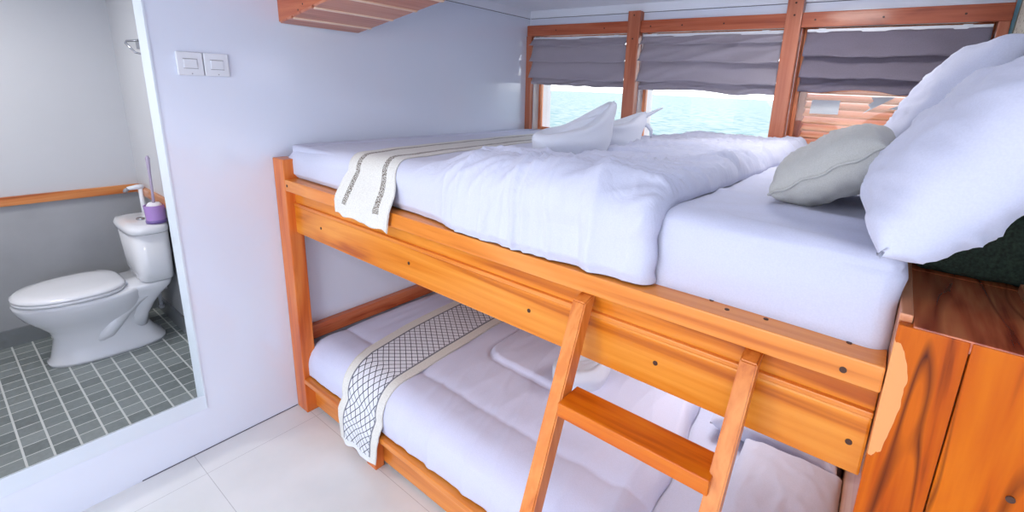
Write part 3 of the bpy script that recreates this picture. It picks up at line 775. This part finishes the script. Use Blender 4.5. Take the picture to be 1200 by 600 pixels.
# ------------------------------------------------------------------ bedding, upper bunk
def up_top(x): return interp([(0.0, 1.285), (0.3, 1.297), (0.7, 1.310), (1.2, 1.325), (1.8, 1.335), (2.3, 1.335)], x)
MX0, MX1, MY0, MY1 = 0.034, 2.247, 0.062, 1.705
def mdisp(p, n):
    if n.z > 0.5: return (up_top(p.x)-1.335)*n.z + 0.003*nz(p.x*5, p.y*4, 1) + sm(1.7, 1.9, p.x)*(0.009*crease(p.x*3+p.y*1.5, p.y*4-p.x, 6, 3.0) + 0.006*crease(p.x*5, p.y*9, 8, 3.0))
    return (0.003*nz(p.x*5, p.z*6, p.y*4) + 0.008*crease(p.x*2.5-p.z*5, p.z*3+p.x, 2, 3.0)*sm(1.7, 1.9, p.x))*(1 if p.z > 1.1 else 0) + (up_top(p.x)-1.335)*max(0, n.z)
o = obj('mattress', rbox(MX0, MX1, MY0, MY1, 1.002, 1.335, 0.035, (120, 90, 10), mdisp), M['sheet'], None, (1.14, 0.88, 1.002), smooth=True)
tag(o, 'thick upper bunk mattress in a white fitted sheet', 'mattress')

def dv_extra(x): return interp([(0.0, 0.004), (0.3, 0.008), (0.9, 0.014), (1.3, 0.030), (1.6, 0.036), (1.83, 0.036)], x)
def prof(top, yfront, zbot, yend, r):
    """path from the bottom of the front side up and over to the back; returns (y,z,ny,nz) at arc length s"""
    L1 = max(0.001, top - r - zbot); La = r*math.pi/2; L2 = yend - (yfront+r)
    return L1, La, L2
def path_pt(s, top, yf, zb, ye, r):
    L1, La, L2 = prof(top, yf, zb, ye, r)
    d = s*(L1+La+L2)
    if d < L1: return yf, zb+d, -1.0, 0.0, d
    if d < L1+La:
        a = (d-L1)/r; return yf+r-r*math.cos(a), top-r+r*math.sin(a), -math.cos(a), math.sin(a), d
    return yf+r+(d-L1-La), top, 0.0, 1.0, d
def duvet_edge(y):  # right edge of the duvet across the bed
    return interp([(0.0, 1.800), (0.15, 1.795), (0.3, 1.80), (0.6, 1.815), (1.0, 1.825), (1.4, 1.85), (1.7, 1.86)], y)
DX0 = 0.045
def dv_at(x, s_len=None, s=None, extra=0.0, edges=True):
    """point of the duvet surface at x and path fraction s (or arc length), lifted by extra"""
    L = sum(prof(0.0, 0.052, -0.160, 1.700, 0.055))
    if s is None: s = s_len/L
    y, z, ny, nzv, d = path_pt(s, 0.0, 0.052, -0.160, 1.700, 0.055)
    xe = duvet_edge(y) + 0.010*nz(y*9, 3.3) + (0.010*nz(z*25, 1.1) if nzv < 0.5 else 0)
    top = up_top(x)
    z += top
    if nzv <= 0.0:
        t = (z-(top-0.160))/0.105; z = 1.1705 + (top-0.055-1.1705)*t
    e_r = e_l = 1.0
    if edges:
        ed = max(0.0, min(1.0, (xe-x)/0.05)); e_r = math.sqrt(max(0.0, 1-(1-ed)**2))
        el = max(0.0, min(1.0, (x-DX0)/0.06)); e_l = math.sqrt(max(0.0, 1-(1-el)**2))
    be = sm(1.702, 1.60, y)
    amp = sm(0.85, 1.35, x)
    off = (0.005 + dv_extra(x)*e_r)
    w = 0.0
    if nzv > 0.0:
        # long soft creases that run along the bed and sweep towards the front
        q = y*7.0 - (x-1.0)*2.2
        tw = nzv
        w += tw*0.017*amp*ridge(x*1.3+4, q, 2.0)
        w += tw*0.011*amp*ridge(x*2.8, q*2.1 + x, 7.0)
        w += tw*0.012*amp*nz(x*3.5, y*3.5, 3)
        w += tw*0.006*amp*ridge(x*5, q*4.3, 4)
        w += tw*amp*(0.014*crease(x*1.1+9, q*1.5, 12) + 0.010*crease(x*1.6+2, q*3.2, 15) + 0.006*crease(x*2.5, q*6.0, 18))
        w += tw*0.003*(1-amp)*nz(x*6, y*9, 3)
    hang = 1 - sm(0.10, 0.55, y)
    fx = x + 0.45*max(0, y-0.05) + 0.05*nz(z*6, x*2)
    mid = sm(1.0, 1.2, x)*(1-sm(1.45, 1.62, x))
    w += 0.009*hang*amp*ridge(fx*6.0, y*0.8, 5.0)
    w += hang*mid*(0.007*ridge(fx*13, y*1.0, 9.0) + 0.003*ridge(fx*27, y*1.5, 1.0))
    w += hang*sm(0.95, 1.15, x)*(0.013*crease(fx*4.2, y*0.5, 21) + 0.010*crease(fx*8.5+0.6*nz(z*5, 1), y*0.5, 24)*(0.4+0.6*mid) + 0.007*crease(fx*16, y, 27)*mid)
    w += 0.002*hang*nz(x*12, z*3, 1)
    off += w*e_r*e_l*(0.3+0.7*be)
    off = max(off, 0.0015) + extra
    tuck = (1-sm(0.0, 0.03, d))*0.012
    if extra: tuck = 0
    return xe, Vector((x, min(y + ny*(off - tuck), 1.7215), z + nzv*off - (1-e_l)*0.030*max(nzv, 0.0))), d
def duvet_pt(u, v):
    s = 0.30*v + 0.70*v*v
    y, z, ny, nzv, d = path_pt(s, 0.0, 0.052, -0.160, 1.700, 0.055)
    xe = duvet_edge(y) + 0.010*nz(y*9, 3.3) + (0.010*nz(z*25, 1.1) if nzv < 0.5 else 0)
    x = DX0 + (xe-DX0)*(1-(1-u)**1.25)
    return dv_at(x, s=s)[1]
o = obj('duvet', grid(duvet_pt, 300, 190), M['duvet'], None, (1.0, 0.8, 1.335), smooth=True)
tag(o, 'rumpled white duvet spread over the upper bunk mattress', 'duvet')
m_ = o.modifiers.new('thick', 'SOLIDIFY'); m_.thickness = 0.001; m_.offset = 1

# cream runner across the upper bunk
def strip(path, xl, xr, nu=30, nv=120):
    """path: list of (y,z); xl/xr: tables over arc length; returns grid with UVs"""
    # smooth the polyline by Catmull-Rom sampling
    P = [path[0]] + path + [path[-1]]; pts = []
    for i in range(1, len(P)-2):
        for k in range(12):
            t = k/12; p0, p1, p2, p3 = P[i-1], P[i], P[i+1], P[i+2]
            pts.append(tuple(0.5*((2*p1[c]) + (-p0[c]+p2[c])*t + (2*p0[c]-5*p1[c]+4*p2[c]-p3[c])*t*t + (-p0[c]+3*p1[c]-3*p2[c]+p3[c])*t**3) for c in (0, 1)))
    pts.append(path[-1])
    S = [0.0]
    for a, b in zip(pts, pts[1:]): S.append(S[-1] + math.hypot(b[0]-a[0], b[1]-a[1]))
    ty = list(zip(S, [p[0] for p in pts])); tz = list(zip(S, [p[1] for p in pts]))
    return S[-1], (lambda d: interp(ty, d)), (lambda d: interp(tz, d))
XL = [(0.0, 0.520), (0.07, 0.522), (0.205, 0.553), (0.27, 0.520), (0.47, 0.462), (0.9, 0.405), (1.3, 0.372), (1.9, 0.34)]
XR = [(0.0, 0.852), (0.07, 0.868), (0.14, 0.866), (0.205, 0.845), (0.27, 0.812), (0.50, 0.775), (0.9, 0.732), (1.3, 0.700), (1.9, 0.665)]
DJ = 0.118            # arc length on the duvet where the cloth comes to lie on it
def join(x):
    P0 = dv_at(x, s_len=DJ, extra=0.005, edges=False)[1]; P1 = dv_at(x, s_len=DJ+0.01, extra=0.005, edges=False)[1]
    return P0, (P1-P0).normalized()
HL = 0.205
LEN = HL + 1.70
def ur_pt(u, v):
    v = v if v > 0.25 else v
    d = v*LEN
    x = interp(XL, d)*(1-u) + interp(XR, d)*u
    if d >= HL:
        return dv_at(x, s_len=min(DJ + (d-HL), sum(prof(0.0, 0.052, -0.160, 1.700, 0.055))-0.02), extra=0.005, edges=False)[1]
    P, T = join(x)
    t = d/HL
    wob = 0.005*math.sin(u*15+1)*(1-t)
    zb = 1.106 - 0.010*u + 0.003*math.sin(u*23)
    pts = [(-0.016, zb), (-0.016, 1.148), (-0.013, 1.174), (0.016, 1.236), (P.y, P.z)]
    k = t*4; i = min(3, int(k)); f = k-i
    Q = [pts[0]] + pts + [(P.y+T.y*0.05, P.z+T.z*0.05)]
    p0, p1, p2, p3 = Q[i], Q[i+1], Q[i+2], Q[i+3]
    yy, zz = [0.5*((2*p1[c]) + (-p0[c]+p2[c])*f + (2*p0[c]-5*p1[c]+4*p2[c]-p3[c])*f*f + (-p0[c]+3*p1[c]-3*p2[c]+p3[c])*f**3) for c in (0, 1)]
    if zz < 1.172: yy = min(yy+wob, -0.008)
    return Vector((x, yy, zz))
o = obj('bed_runner', grid(ur_pt, 26, 150, lambda u, v: (u, v*LEN), thick=0.003), M['runner_u'], None, (0.62, 0.7, 1.335), smooth=True)
tag(o, 'cream bed runner with two brown dotted stripes across the upper bunk', 'bed runner')

# towel folded as a swan: a curved tub whose rim rises to a beak
def swan(name, label, c, ang, L, W, H0, H1, seed):
    c = Vector(c); R = Matrix.Rotation(ang, 3, 'Z'); bm = bmesh.new()
    n, m = 56, 12
    rows = []
    def rim(t):   # t=0 at the raised end
        k = (1+math.cos(t))/2
        return H0 + (H1-H0)*k**2.6
    for j in range(m+1):
        f = j/m
        row = []
        for i in range(n):
            t = 2*math.pi*i/n
            ct, st = math.cos(t), math.sin(t)
            h = rim(t)
            k = max(0.0, ct)
            flare = 0.82 + 0.20*math.sin(f*math.pi*0.62) - 0.12*f*f
            pin = 1 - 0.75*(f**2)*k**3                   # the raised end narrows to a beak
            x = L/2*ct*flare + 0.050*f*f*k**4
            y = W/2*math.copysign(abs(st)**0.9, st)*flare*pin
            z = h*f
            p = Vector((x, y, z))
            p += Vector((ct, st, 0))*(0.003*nz(ct*3+seed, st*3, f*3) + 0.004*math.sin(f*9+t*2+seed)*f)
            row.append(bm.verts.new(c + R @ p))
        rows.append(row)
    # roll over the rim and go down inside
    for j in range(1, 9):
        f = j/8; row = []
        for i in range(n):
            t = 2*math.pi*i/n; ct, st = math.cos(t), math.sin(t); h = rim(t); k = max(0.0, ct)
            base = rows[m][i].co
            ctr = c + R @ Vector((-L*0.05, 0, h))
            inn = (ctr - base); inn.z = 0
            p = base + inn*(0.10 + 0.75*f*(1-0.5*k)) + Vector((0, 0, 0.010*math.sin(min(1, f*4)*math.pi) - 0.022*f - h*0.30*f*k + 0.006*math.sin(f*10+t*3)))
            row.append(bm.verts.new(p))
        rows.append(row)
    for a in range(len(rows)-1):
        for i in range(n):
            bm.faces.new((rows[a][i], rows[a][(i+1) % n], rows[a+1][(i+1) % n], rows[a+1][i]))
    bm.faces.new(rows[0][::-1]); bm.faces.new(rows[-1])
    bmesh.ops.recalc_face_normals(bm, faces=bm.faces)
    # second folded lip laid along the ridge
    def lip(u, v):
        s = u*2-1
        x = -L*0.20 + (L*0.76)*v
        zz = H0*0.66 + (H1*0.98-H0*0.76)*(v**2.0)
        y = W*0.36*(1-v*0.86)*(0.5+0.5*min(1, v*4))*s
        return c + R @ Vector((x, y, zz + 0.020*(1-s*s)*(1-v*0.3) + 0.0025*math.sin(s*9+seed)))
    g = grid(lip, 16, 30, thick=0.006)
    me = bpy.data.meshes.new('t'); g.to_mesh(me); g.free(); bm.from_mesh(me); bpy.data.meshes.remove(me)
    o = obj(name, bm, M['towel'], None, tuple(c), smooth=True)
    return tag(o, label, 'folded towel', None)
swan('folded_towel', 'white towel folded into a pointed swan tub, the nearer of two on the upper bunk', (1.290, 0.435, 1.368), math.radians(76), 0.345, 0.175, 0.082, 0.187, 0.0)
s2 = swan('folded_towel', 'white towel folded into a pointed swan tub, the farther one by the window post', (1.235, 0.80, 1.368), math.radians(66), 0.30, 0.16, 0.085, 0.142, 2.0)
# thin drooping tip of the farther towel is a part of it
tip = tube([(1.27, 0.915, 1.475), (1.305, 0.955, 1.500), (1.345, 0.985, 1.528), (1.362, 0.995, 1.537)], [0.016, 0.010, 0.005, 0.003], 10)
obj('towel_tip', tip, M['greyplast'] if False else M['towel'], s2, smooth=True)
tip = tube([(1.285, 0.935, 1.465), (1.315, 0.960, 1.462), (1.330, 0.970, 1.440), (1.333, 0.972, 1.410)], [0.012, 0.010, 0.008, 0.004], 10)
obj('towel_tip', tip, M['towel'], s2, smooth=True)

# pillows and cushion at the head of the upper bunk
o = obj('pillow', pillow((2.270, 0.86, 1.555), (0.0, 1, 0.0), (0.48, 0, 0.88), 0.66, 0.46, 0.17, 1.0), M['pillow'], None, (2.33, 0.82, 1.36), smooth=True)
tag(o, 'white pillow leaning at the back, half hidden behind the biggest pillow', 'pillow')
o = obj('pillow', pillow((2.306, 0.230, 1.520), (-0.04, 1, -0.03), (0.60, 0.02, 0.80), 0.62, 0.38, 0.18, 4.0, ear=0.04), M['pillow'], None, (2.30, 0.25, 1.36), smooth=True)
tag(o, 'big plump white pillow leaning over the ledge at the head of upper bunk', 'pillow')
cu = obj('cushion', pillow((2.085, 0.50, 1.440), (0.06, 1, 0.0), (0.84, 0.0, 0.54), 0.38, 0.26, 0.15, 7.0, ear=0.03, wr=0.7), M['cushion'], None, (2.08, 0.55, 1.36), smooth=True)
def piping(center, ux, uv, w, h, ear, r=0.003):
    ux = Vector(ux).normalized(); uv = Vector(uv); uv = (uv - ux*uv.dot(ux)).normalized(); pts = []
    for e in range(4):
        for k in range(16):
            t = -1 + 2*k/16
            a, b = ((t, -1), (1, t), (-t, 1), (-1, -t))[e]
            A = a*(1 - ear*0.55*(1-b*b)*abs(a)**3); B = b*(1 - ear*(1-a*a)*abs(b)**3)
            pts.append(Vector(center) + ux*(A*w/2) + uv*(B*h/2) + ux.cross(uv)*0.004*math.sin(k*1.3+e))
    pts.append(pts[0]); return tube(pts, r, 8)
obj('piping', piping((2.085, 0.50, 1.440), (0.06, 1, 0.0), (0.84, 0.0, 0.54), 0.385, 0.266, 0.03, 0.0035), M['cushion'], cu, smooth=True)
tag(cu, 'small light grey cushion propped against the white pillows', 'cushion')
o = obj('green_block', rbox(2.272, 2.4725, 0.335, 0.95, 1.2525, 1.40, 0.022, (10, 16, 8), lambda p, n: 0.004*nz(p.x*20, p.y*20, p.z*20)), M['green_block'], None, (2.36, 0.6, 1.2525), smooth=True)  # plain rounded block added to fill the dark green area
tag(o, 'dark green speckled block on the ledge under the big white pillow', 'green_block')

# ------------------------------------------------------------------ bedding, lower bunk
def mdisp2(p, n): return 0.004*nz(p.x*4, p.y*4, p.z*4)
o = obj('mattress', rbox(0.045, 2.245, 0.075, 1.70, 0.19, 0.328, 0.05, (60, 44, 5), mdisp2), M['sheet'], None, (1.14, 0.88, 0.19), smooth=True)
tag(o, 'lower bunk mattress in a white sheet', 'mattress')
CX0 = 0.036
def com_edge(y): return 1.755 + 0.03*math.sin(y*5) + 0.012*nz(y*8, 2)
CPL = sum(prof(0.0, 0.058, -0.135, 1.700, 0.085))
def cm_at(x, s, extra=0.0, edges=True):
    y, z, ny, nzv, d = path_pt(s, 0.0, 0.058, -0.135, 1.700, 0.085)
    xe = com_edge(y)
    z += 0.331
    e_r = e_l = 1.0
    if edges:
        ed = max(0.0, min(1.0, (xe-x)/0.05)); e_r = math.sqrt(max(0.0, 1-(1-ed)**2))
    el = max(0.0, min(1.0, (x-CX0)/0.10)); e_l = math.sqrt(max(0.0, 1-(1-el)**2))
    seam = min(abs(y-0.235), abs(y-0.90) if x < 0.75 else 9, abs(y-1.25))
    puff = 0.012*(1-math.exp(-(seam/0.022)**1.2)) if nzv > 0.5 else 0.010
    px, py = max(0.0, 0.90-x), max(0.0, 0.62-y)
    inside = 0.12 - math.hypot(px, py)
    pan = 0.016*sm(-0.004, 0.020, inside) - 0.008*math.exp(-((inside+0.006)/0.008)**2)
    w = 0.006*ridge(x*7+2, y*2.2 + x, 4) + 0.008*nz(x*3, y*3, 8) + 0.003*ridge(x*16, y*4, 5)
    wl = sm(0.62, 0.85, x)
    if extra: puff = 0.0125; w = 0.006*ridge(x*3+2, y*1.2, 4)*0.3 + 0.008*nz(x*3, y*3, 8) + 0.004
    hang = 1 - sm(0.1, 0.4, y)
    w += 0.004*hang*ridge(x*6, y*1.5, 2)
    w += wl*0.005*crease(x*5+y*1.2, y*1.3, 5) + wl* 0.004*crease(x*9+y*2, y*2.2, 9) + 0.010*sm(1.2, 1.5, x)*crease(x*3.4+y*1.6, y*0.8, 30)
    fold = 0.022*sm(1.35, 1.70, x)*ridge(x*4.5 + y*1.2, y*0.9, 6)
    off = 0.004 + (puff + pan + w*0.8 + fold + 0.012)*e_r
    off = max(0.002, off*(0.35+0.65*e_l)) + extra
    y2 = min(y + ny*off, 1.72); z2 = z + nzv*off - (1-e_l)*0.05*max(0, nzv)
    return Vector((x, y2, max(z2, 0.197)))
def com_pt(u, v):
    s = 0.35*v + 0.65*v*v
    y = path_pt(s, 0.0, 0.058, -0.135, 1.700, 0.085)[0]
    return cm_at(CX0 + (com_edge(y)-CX0)*(1-(1-u)**1.25), s)
o = obj('comforter', grid(com_pt, 280, 170), M['comforter'], None, (0.9, 0.8, 0.33), smooth=True)
tag(o, 'quilted white comforter spread over the lower bunk', 'comforter')
m_ = o.modifiers.new('thick', 'SOLIDIFY'); m_.thickness = 0.001; m_.offset = 1

XL2 = [(0.0, 0.440), (0.12, 0.425), (0.2, 0.405), (0.28, 0.385), (0.36, 0.345), (0.6, 0.300), (0.9, 0.275), (1.7, 0.24)]
XR2 = [(0.0, 0.700), (0.12, 0.722), (0.2, 0.712), (0.28, 0.700), (0.36, 0.695), (0.6, 0.675), (0.9, 0.655), (1.7, 0.63)]
HL2, DJ2 = 0.185, 0.045
LEN2 = HL2 + 1.55
def lr_pt(u, v):
    d = v*LEN2
    x = interp(XL2, d)*(1-u) + interp(XR2, d)*u
    if d >= HL2: return cm_at(x, min(DJ2 + (d-HL2), CPL-0.02)/CPL, extra=0.006, edges=False)
    P = cm_at(x, DJ2/CPL, extra=0.006, edges=False); T = (cm_at(x, (DJ2+0.01)/CPL, extra=0.006, edges=False)-P).normalized()
    t = d/HL2
    pts = [(-0.022, 0.058+0.004*math.sin(u*20)), (-0.020, 0.110), (-0.019, 0.160), (-0.010, 0.198), (P.y, P.z)]
    k = t*4; i = min(3, int(k)); f = k-i
    Q = [pts[0]] + pts + [(P.y+T.y*0.05, P.z+T.z*0.05)]
    p0, p1, p2, p3 = Q[i], Q[i+1], Q[i+2], Q[i+3]
    yy, zz = [0.5*((2*p1[c]) + (-p0[c]+p2[c])*f + (2*p0[c]-5*p1[c]+4*p2[c]-p3[c])*f*f + (-p0[c]+3*p1[c]-3*p2[c]+p3[c])*f**3) for c in (0, 1)]
    if zz < 0.19: yy = min(yy + 0.005*math.sin(u*13+2)*(1-t), -0.010)
    return Vector((x, yy, zz))
o = obj('bed_runner', grid(lr_pt, 30, 170, lambda u, v: (u, v*LEN2), thick=0.003), M['runner_l'], None, (0.55, 0.6, 0.37), smooth=True)
tag(o, 'white bed runner with black diamond lattice across the lower bunk', 'bed runner')

swan('folded_towel', 'white folded towel on the lower bunk behind the ladder', (1.275, 0.60, 0.372), math.radians(50), 0.25, 0.20, 0.095, 0.125, 5.0)
o = obj('pillow', pillow((2.105, 0.39, 0.400), (1, 0.03, 0.0), (0, 1, 0.03), 0.30, 0.56, 0.13, 2.0, ear=0.02, wr=0.5), M['pillow'], None, (2.10, 0.52, 0.33), smooth=True)
tag(o, 'flat white pillow on the lower bunk beside the head cabinet', 'pillow')
o = obj('pillow', pillow((2.02, 0.96, 0.41), (1, 0.0, 0.0), (0, 1, 0.05), 0.42, 0.54, 0.15, 3.0, ear=0.06), M['pillow'], None, (2.05, 1.14, 0.33), smooth=True)
tag(o, 'white pillow on the lower bunk farther in towards the window side', 'pillow')

# ------------------------------------------------------------------ roman blinds
def blind(name, label, x0, x1, z0, z1, mat, seed, folds):
    ww = x1-x0; yb = YW-0.006
    root = thing(name, label, 'blind', ((x0+x1)/2, yb, z1), 'grey roman blinds on the windows')
    # folds: list of z where a tuck overhangs
    edges = [z1] + folds + [z0]
    def pt(u, v):
        z = z1 + (z0-z1)*v
        # which tier
        k = 0
        while k < len(edges)-2 and z < edges[k+1]: k += 1
        a, b = edges[k], edges[k+1]
        t = (a-z)/(a-b)
        depth = (0.004 + 0.016*t**1.2) * (1 if k < len(edges)-2 else 0.45)
        droop = 0.006*nz(u*3+seed, k*2.0) + 0.004*nz(u*8+seed, k*3)
        wr_ = 0.010*max(0, ridge(u*3.2+z*9+seed, z*5, k))*t + 0.005*nz(u*7+seed, z*14)
        y = yb - 0.004 - depth - wr_*0.9
        x = x0 + ww*u + 0.006*nz(v*3, seed)*((u > 0.99) + (u < 0.01))
        zz = z + droop*t*(1 if 0 < v < 1 else 0)
        return Vector((x, y, zz))
    def uvs(v):
        return v
    rows = []
    bm = bmesh.new(); nu = 60
    vs = []
    for k in range(len(edges)-1):
        a, b = edges[k], edges[k+1]
        m = 10
        for j in range(m+1):
            t = j/m
            z = a + (b-a)*t
            row = []
            for i in range(nu+1):
                u = i/nu
                last = (k == len(edges)-2)
                depth = 0.003 + (0.042 if not last else 0.012)*t**1.4
                droop = (0.014*nz(u*2.6+seed, k*2.0+t) + 0.006*nz(u*8+seed, k*3))
                crease = 0.026*max(0.0, ridge(u*2.3 + t*0.9 + seed, k*1.7, 1)-0.25)*(0.3+0.7*t) + 0.007*nz(u*7+seed, z*14) + 0.008*nz(u*3 - t*1.5+seed, k*2)
                y = yb - 0.003 - depth - crease
                zz = z + droop*t + (0.004 if last and j == m else 0)*nz(u*6, seed)
                row.append(bm.verts.new((x0+ww*u, y, zz)))
            rows.append(row)
        if k < len(edges)-2:   # tuck back under the overhang
            row = [bm.verts.new((v.co.x, yb-0.0045, v.co.z+0.010)) for v in rows[-1]]
            rows.append(row)
    for r0, r1 in zip(rows, rows[1:]):
        for i in range(nu): bm.faces.new((r0[i], r1[i], r1[i+1], r0[i+1]))
    bmesh.ops.recalc_face_normals(bm, faces=bm.faces)
    o = obj('blind_fabric', bm, mat, root, smooth=True)
    md = o.modifiers.new('thick', 'SOLIDIFY'); md.thickness = 0.0012
    obj('headrail', box(x0, x1, yb-0.010, yb+0.004, z1-0.004, z1+0.012), M['plastic'], root)
    for fr_ in (0.07, 0.86): obj('bracket', box(x0+ww*fr_, x0+ww*(fr_+0.045), yb-0.013, yb+0.003, z1+0.004, z1+0.014), M['plastic'], root)
    return root
blind('roman_blind', 'light grey folded roman blind on the window by the white wall', 0.050, 0.789, 1.617, 1.915, M['blind'], 0.5, [1.862, 1.765, 1.655])
blind('roman_blind', 'grey folded roman blind on the middle window', 0.882, 1.652, 1.615, 1.915, M['blind'], 3.5, [1.865, 1.770, 1.660])
blind('roman_blind', 'dark grey folded roman blind on the window above the pillows', 1.752, 2.425, 1.640, 1.915, M['blind_dark'], 8.5, [1.800, 1.700])
# ------------------------------------------------------------------ unseen fill lamps added to brighten the cabin and bathroom
def fill_lamp(x, y, power, label, size=0.36):  # disc fitting and area light, both added for fill
    r = thing('ceiling_fill', label, 'fill_lamp', (x, y, 2.099))
    obj('fill_housing', loft([ring(x, y, 0.19, 2.0995), ring(x, y, 0.19, 2.082), ring(x, y, 0.175, 2.078)]), M['plastic'], r)
    obj('diffuser', loft([ring(x, y, 0.17, 2.0778), ring(x, y, 0.16, 2.070), ring(x, y, 0.10, 2.066)]), M['fill_lamp'], r)
    l = bpy.data.lights.new('ceiling_fill_light', 'AREA'); l.shape = 'DISK'; l.size = size; l.energy = power; l.color = (1.0, 0.97, 0.94)
    lo = bpy.data.objects.new('ceiling_fill_light', l); COL.objects.link(lo); lo.location = (x, y, 2.06)
fill_lamp(1.9, 1.10, 2.2, 'added ceiling fill light over the upper bunk near the windows', 0.3)
r_ = thing('bunk_fill', 'added small fill light under the upper bunk', 'fill_lamp', (1.75, 0.85, 0.954))
obj('fill_housing', loft([ring(1.75, 0.85, 0.07, 0.9545), ring(1.75, 0.85, 0.07, 0.942), ring(1.75, 0.85, 0.06, 0.940)]), M['plastic'], r_)  # unseen fitting added to brighten the lower bunk
obj('diffuser', loft([ring(1.75, 0.85, 0.055, 0.9398), ring(1.75, 0.85, 0.05, 0.936)]), M['fill_lamp'], r_)
l = bpy.data.lights.new('bunk_fill_light', 'AREA'); l.shape = 'DISK'; l.size = 0.3; l.energy = 1.8; l.color = (0.97, 0.97, 1.0)
lo = bpy.data.objects.new('bunk_fill_light', l); COL.objects.link(lo); lo.location = (1.75, 0.85, 0.93)
fill_lamp(1.3, -1.35, 6, 'added ceiling fill light over the cabin floor near the bathroom')
fill_lamp(2.7, -2.4, 6, 'added ceiling fill light near the rear opening')
fill_lamp(-0.6, -1.1, 6, 'added ceiling fill light in the bathroom')

# ------------------------------------------------------------------ sea and sky
bm = bmesh.new(); add_box(bm, -300, 300, 2.6, 600, -1.6, -1.3)
o = obj('sea', bm, M['sea'], None, (0, 2.6, -1.3)); o['kind'] = 'structure'
w = bpy.data.worlds.new('sky'); SC.world = w; w.use_nodes = True
nt = w.node_tree; bg = nt.nodes['Background']
tc = N(nt, 'ShaderNodeTexCoord'); sp = N(nt, 'ShaderNodeSeparateXYZ'); nt.links.new(tc.outputs['Generated'], sp.inputs[0])
nt.links.new(ramp(nt, [(0.0, (0.95, 0.97, 1.0, 1)), (0.22, (0.78, 0.86, 0.98, 1)), (1.0, (0.42, 0.54, 0.74, 1))], sp.outputs[2]), bg.inputs[0])
bg.inputs[1].default_value = 2.2

# ------------------------------------------------------------------ camera (wide lens, frame cropped off centre)
f, a, b, c = 544.372, 2.18896527, -0.24331804, 0.0465902710
ca, sa = math.cos(a), math.sin(a)
fwd = Vector((ca*math.cos(b), sa*math.cos(b), math.sin(b))); r = Vector((sa, -ca, 0)); u = r.cross(fwd)
r2 = math.cos(c)*r + math.sin(c)*u; u2 = -math.sin(c)*r + math.cos(c)*u
cam = bpy.data.cameras.new('camera'); co = bpy.data.objects.new('camera', cam); COL.objects.link(co)
Rm = Matrix((r2, u2, -fwd)).transposed().to_4x4()
co.matrix_world = Matrix.Translation((2.196, -0.899, 1.6)) @ Rm
cam.sensor_width = 36; cam.lens = f*36/1200; cam.shift_x = -(656.488-600)/1200; cam.shift_y = (238.386-300)/1200
cam.clip_start = 0.02; cam.clip_end = 2000
SC.camera = co
vs = SC.view_settings
SC.display_settings.display_device = 'sRGB'
vs.view_transform = 'Standard'; vs.look = 'None'; vs.gamma = 1; vs.use_curve_mapping = False
vs.exposure = 0.88
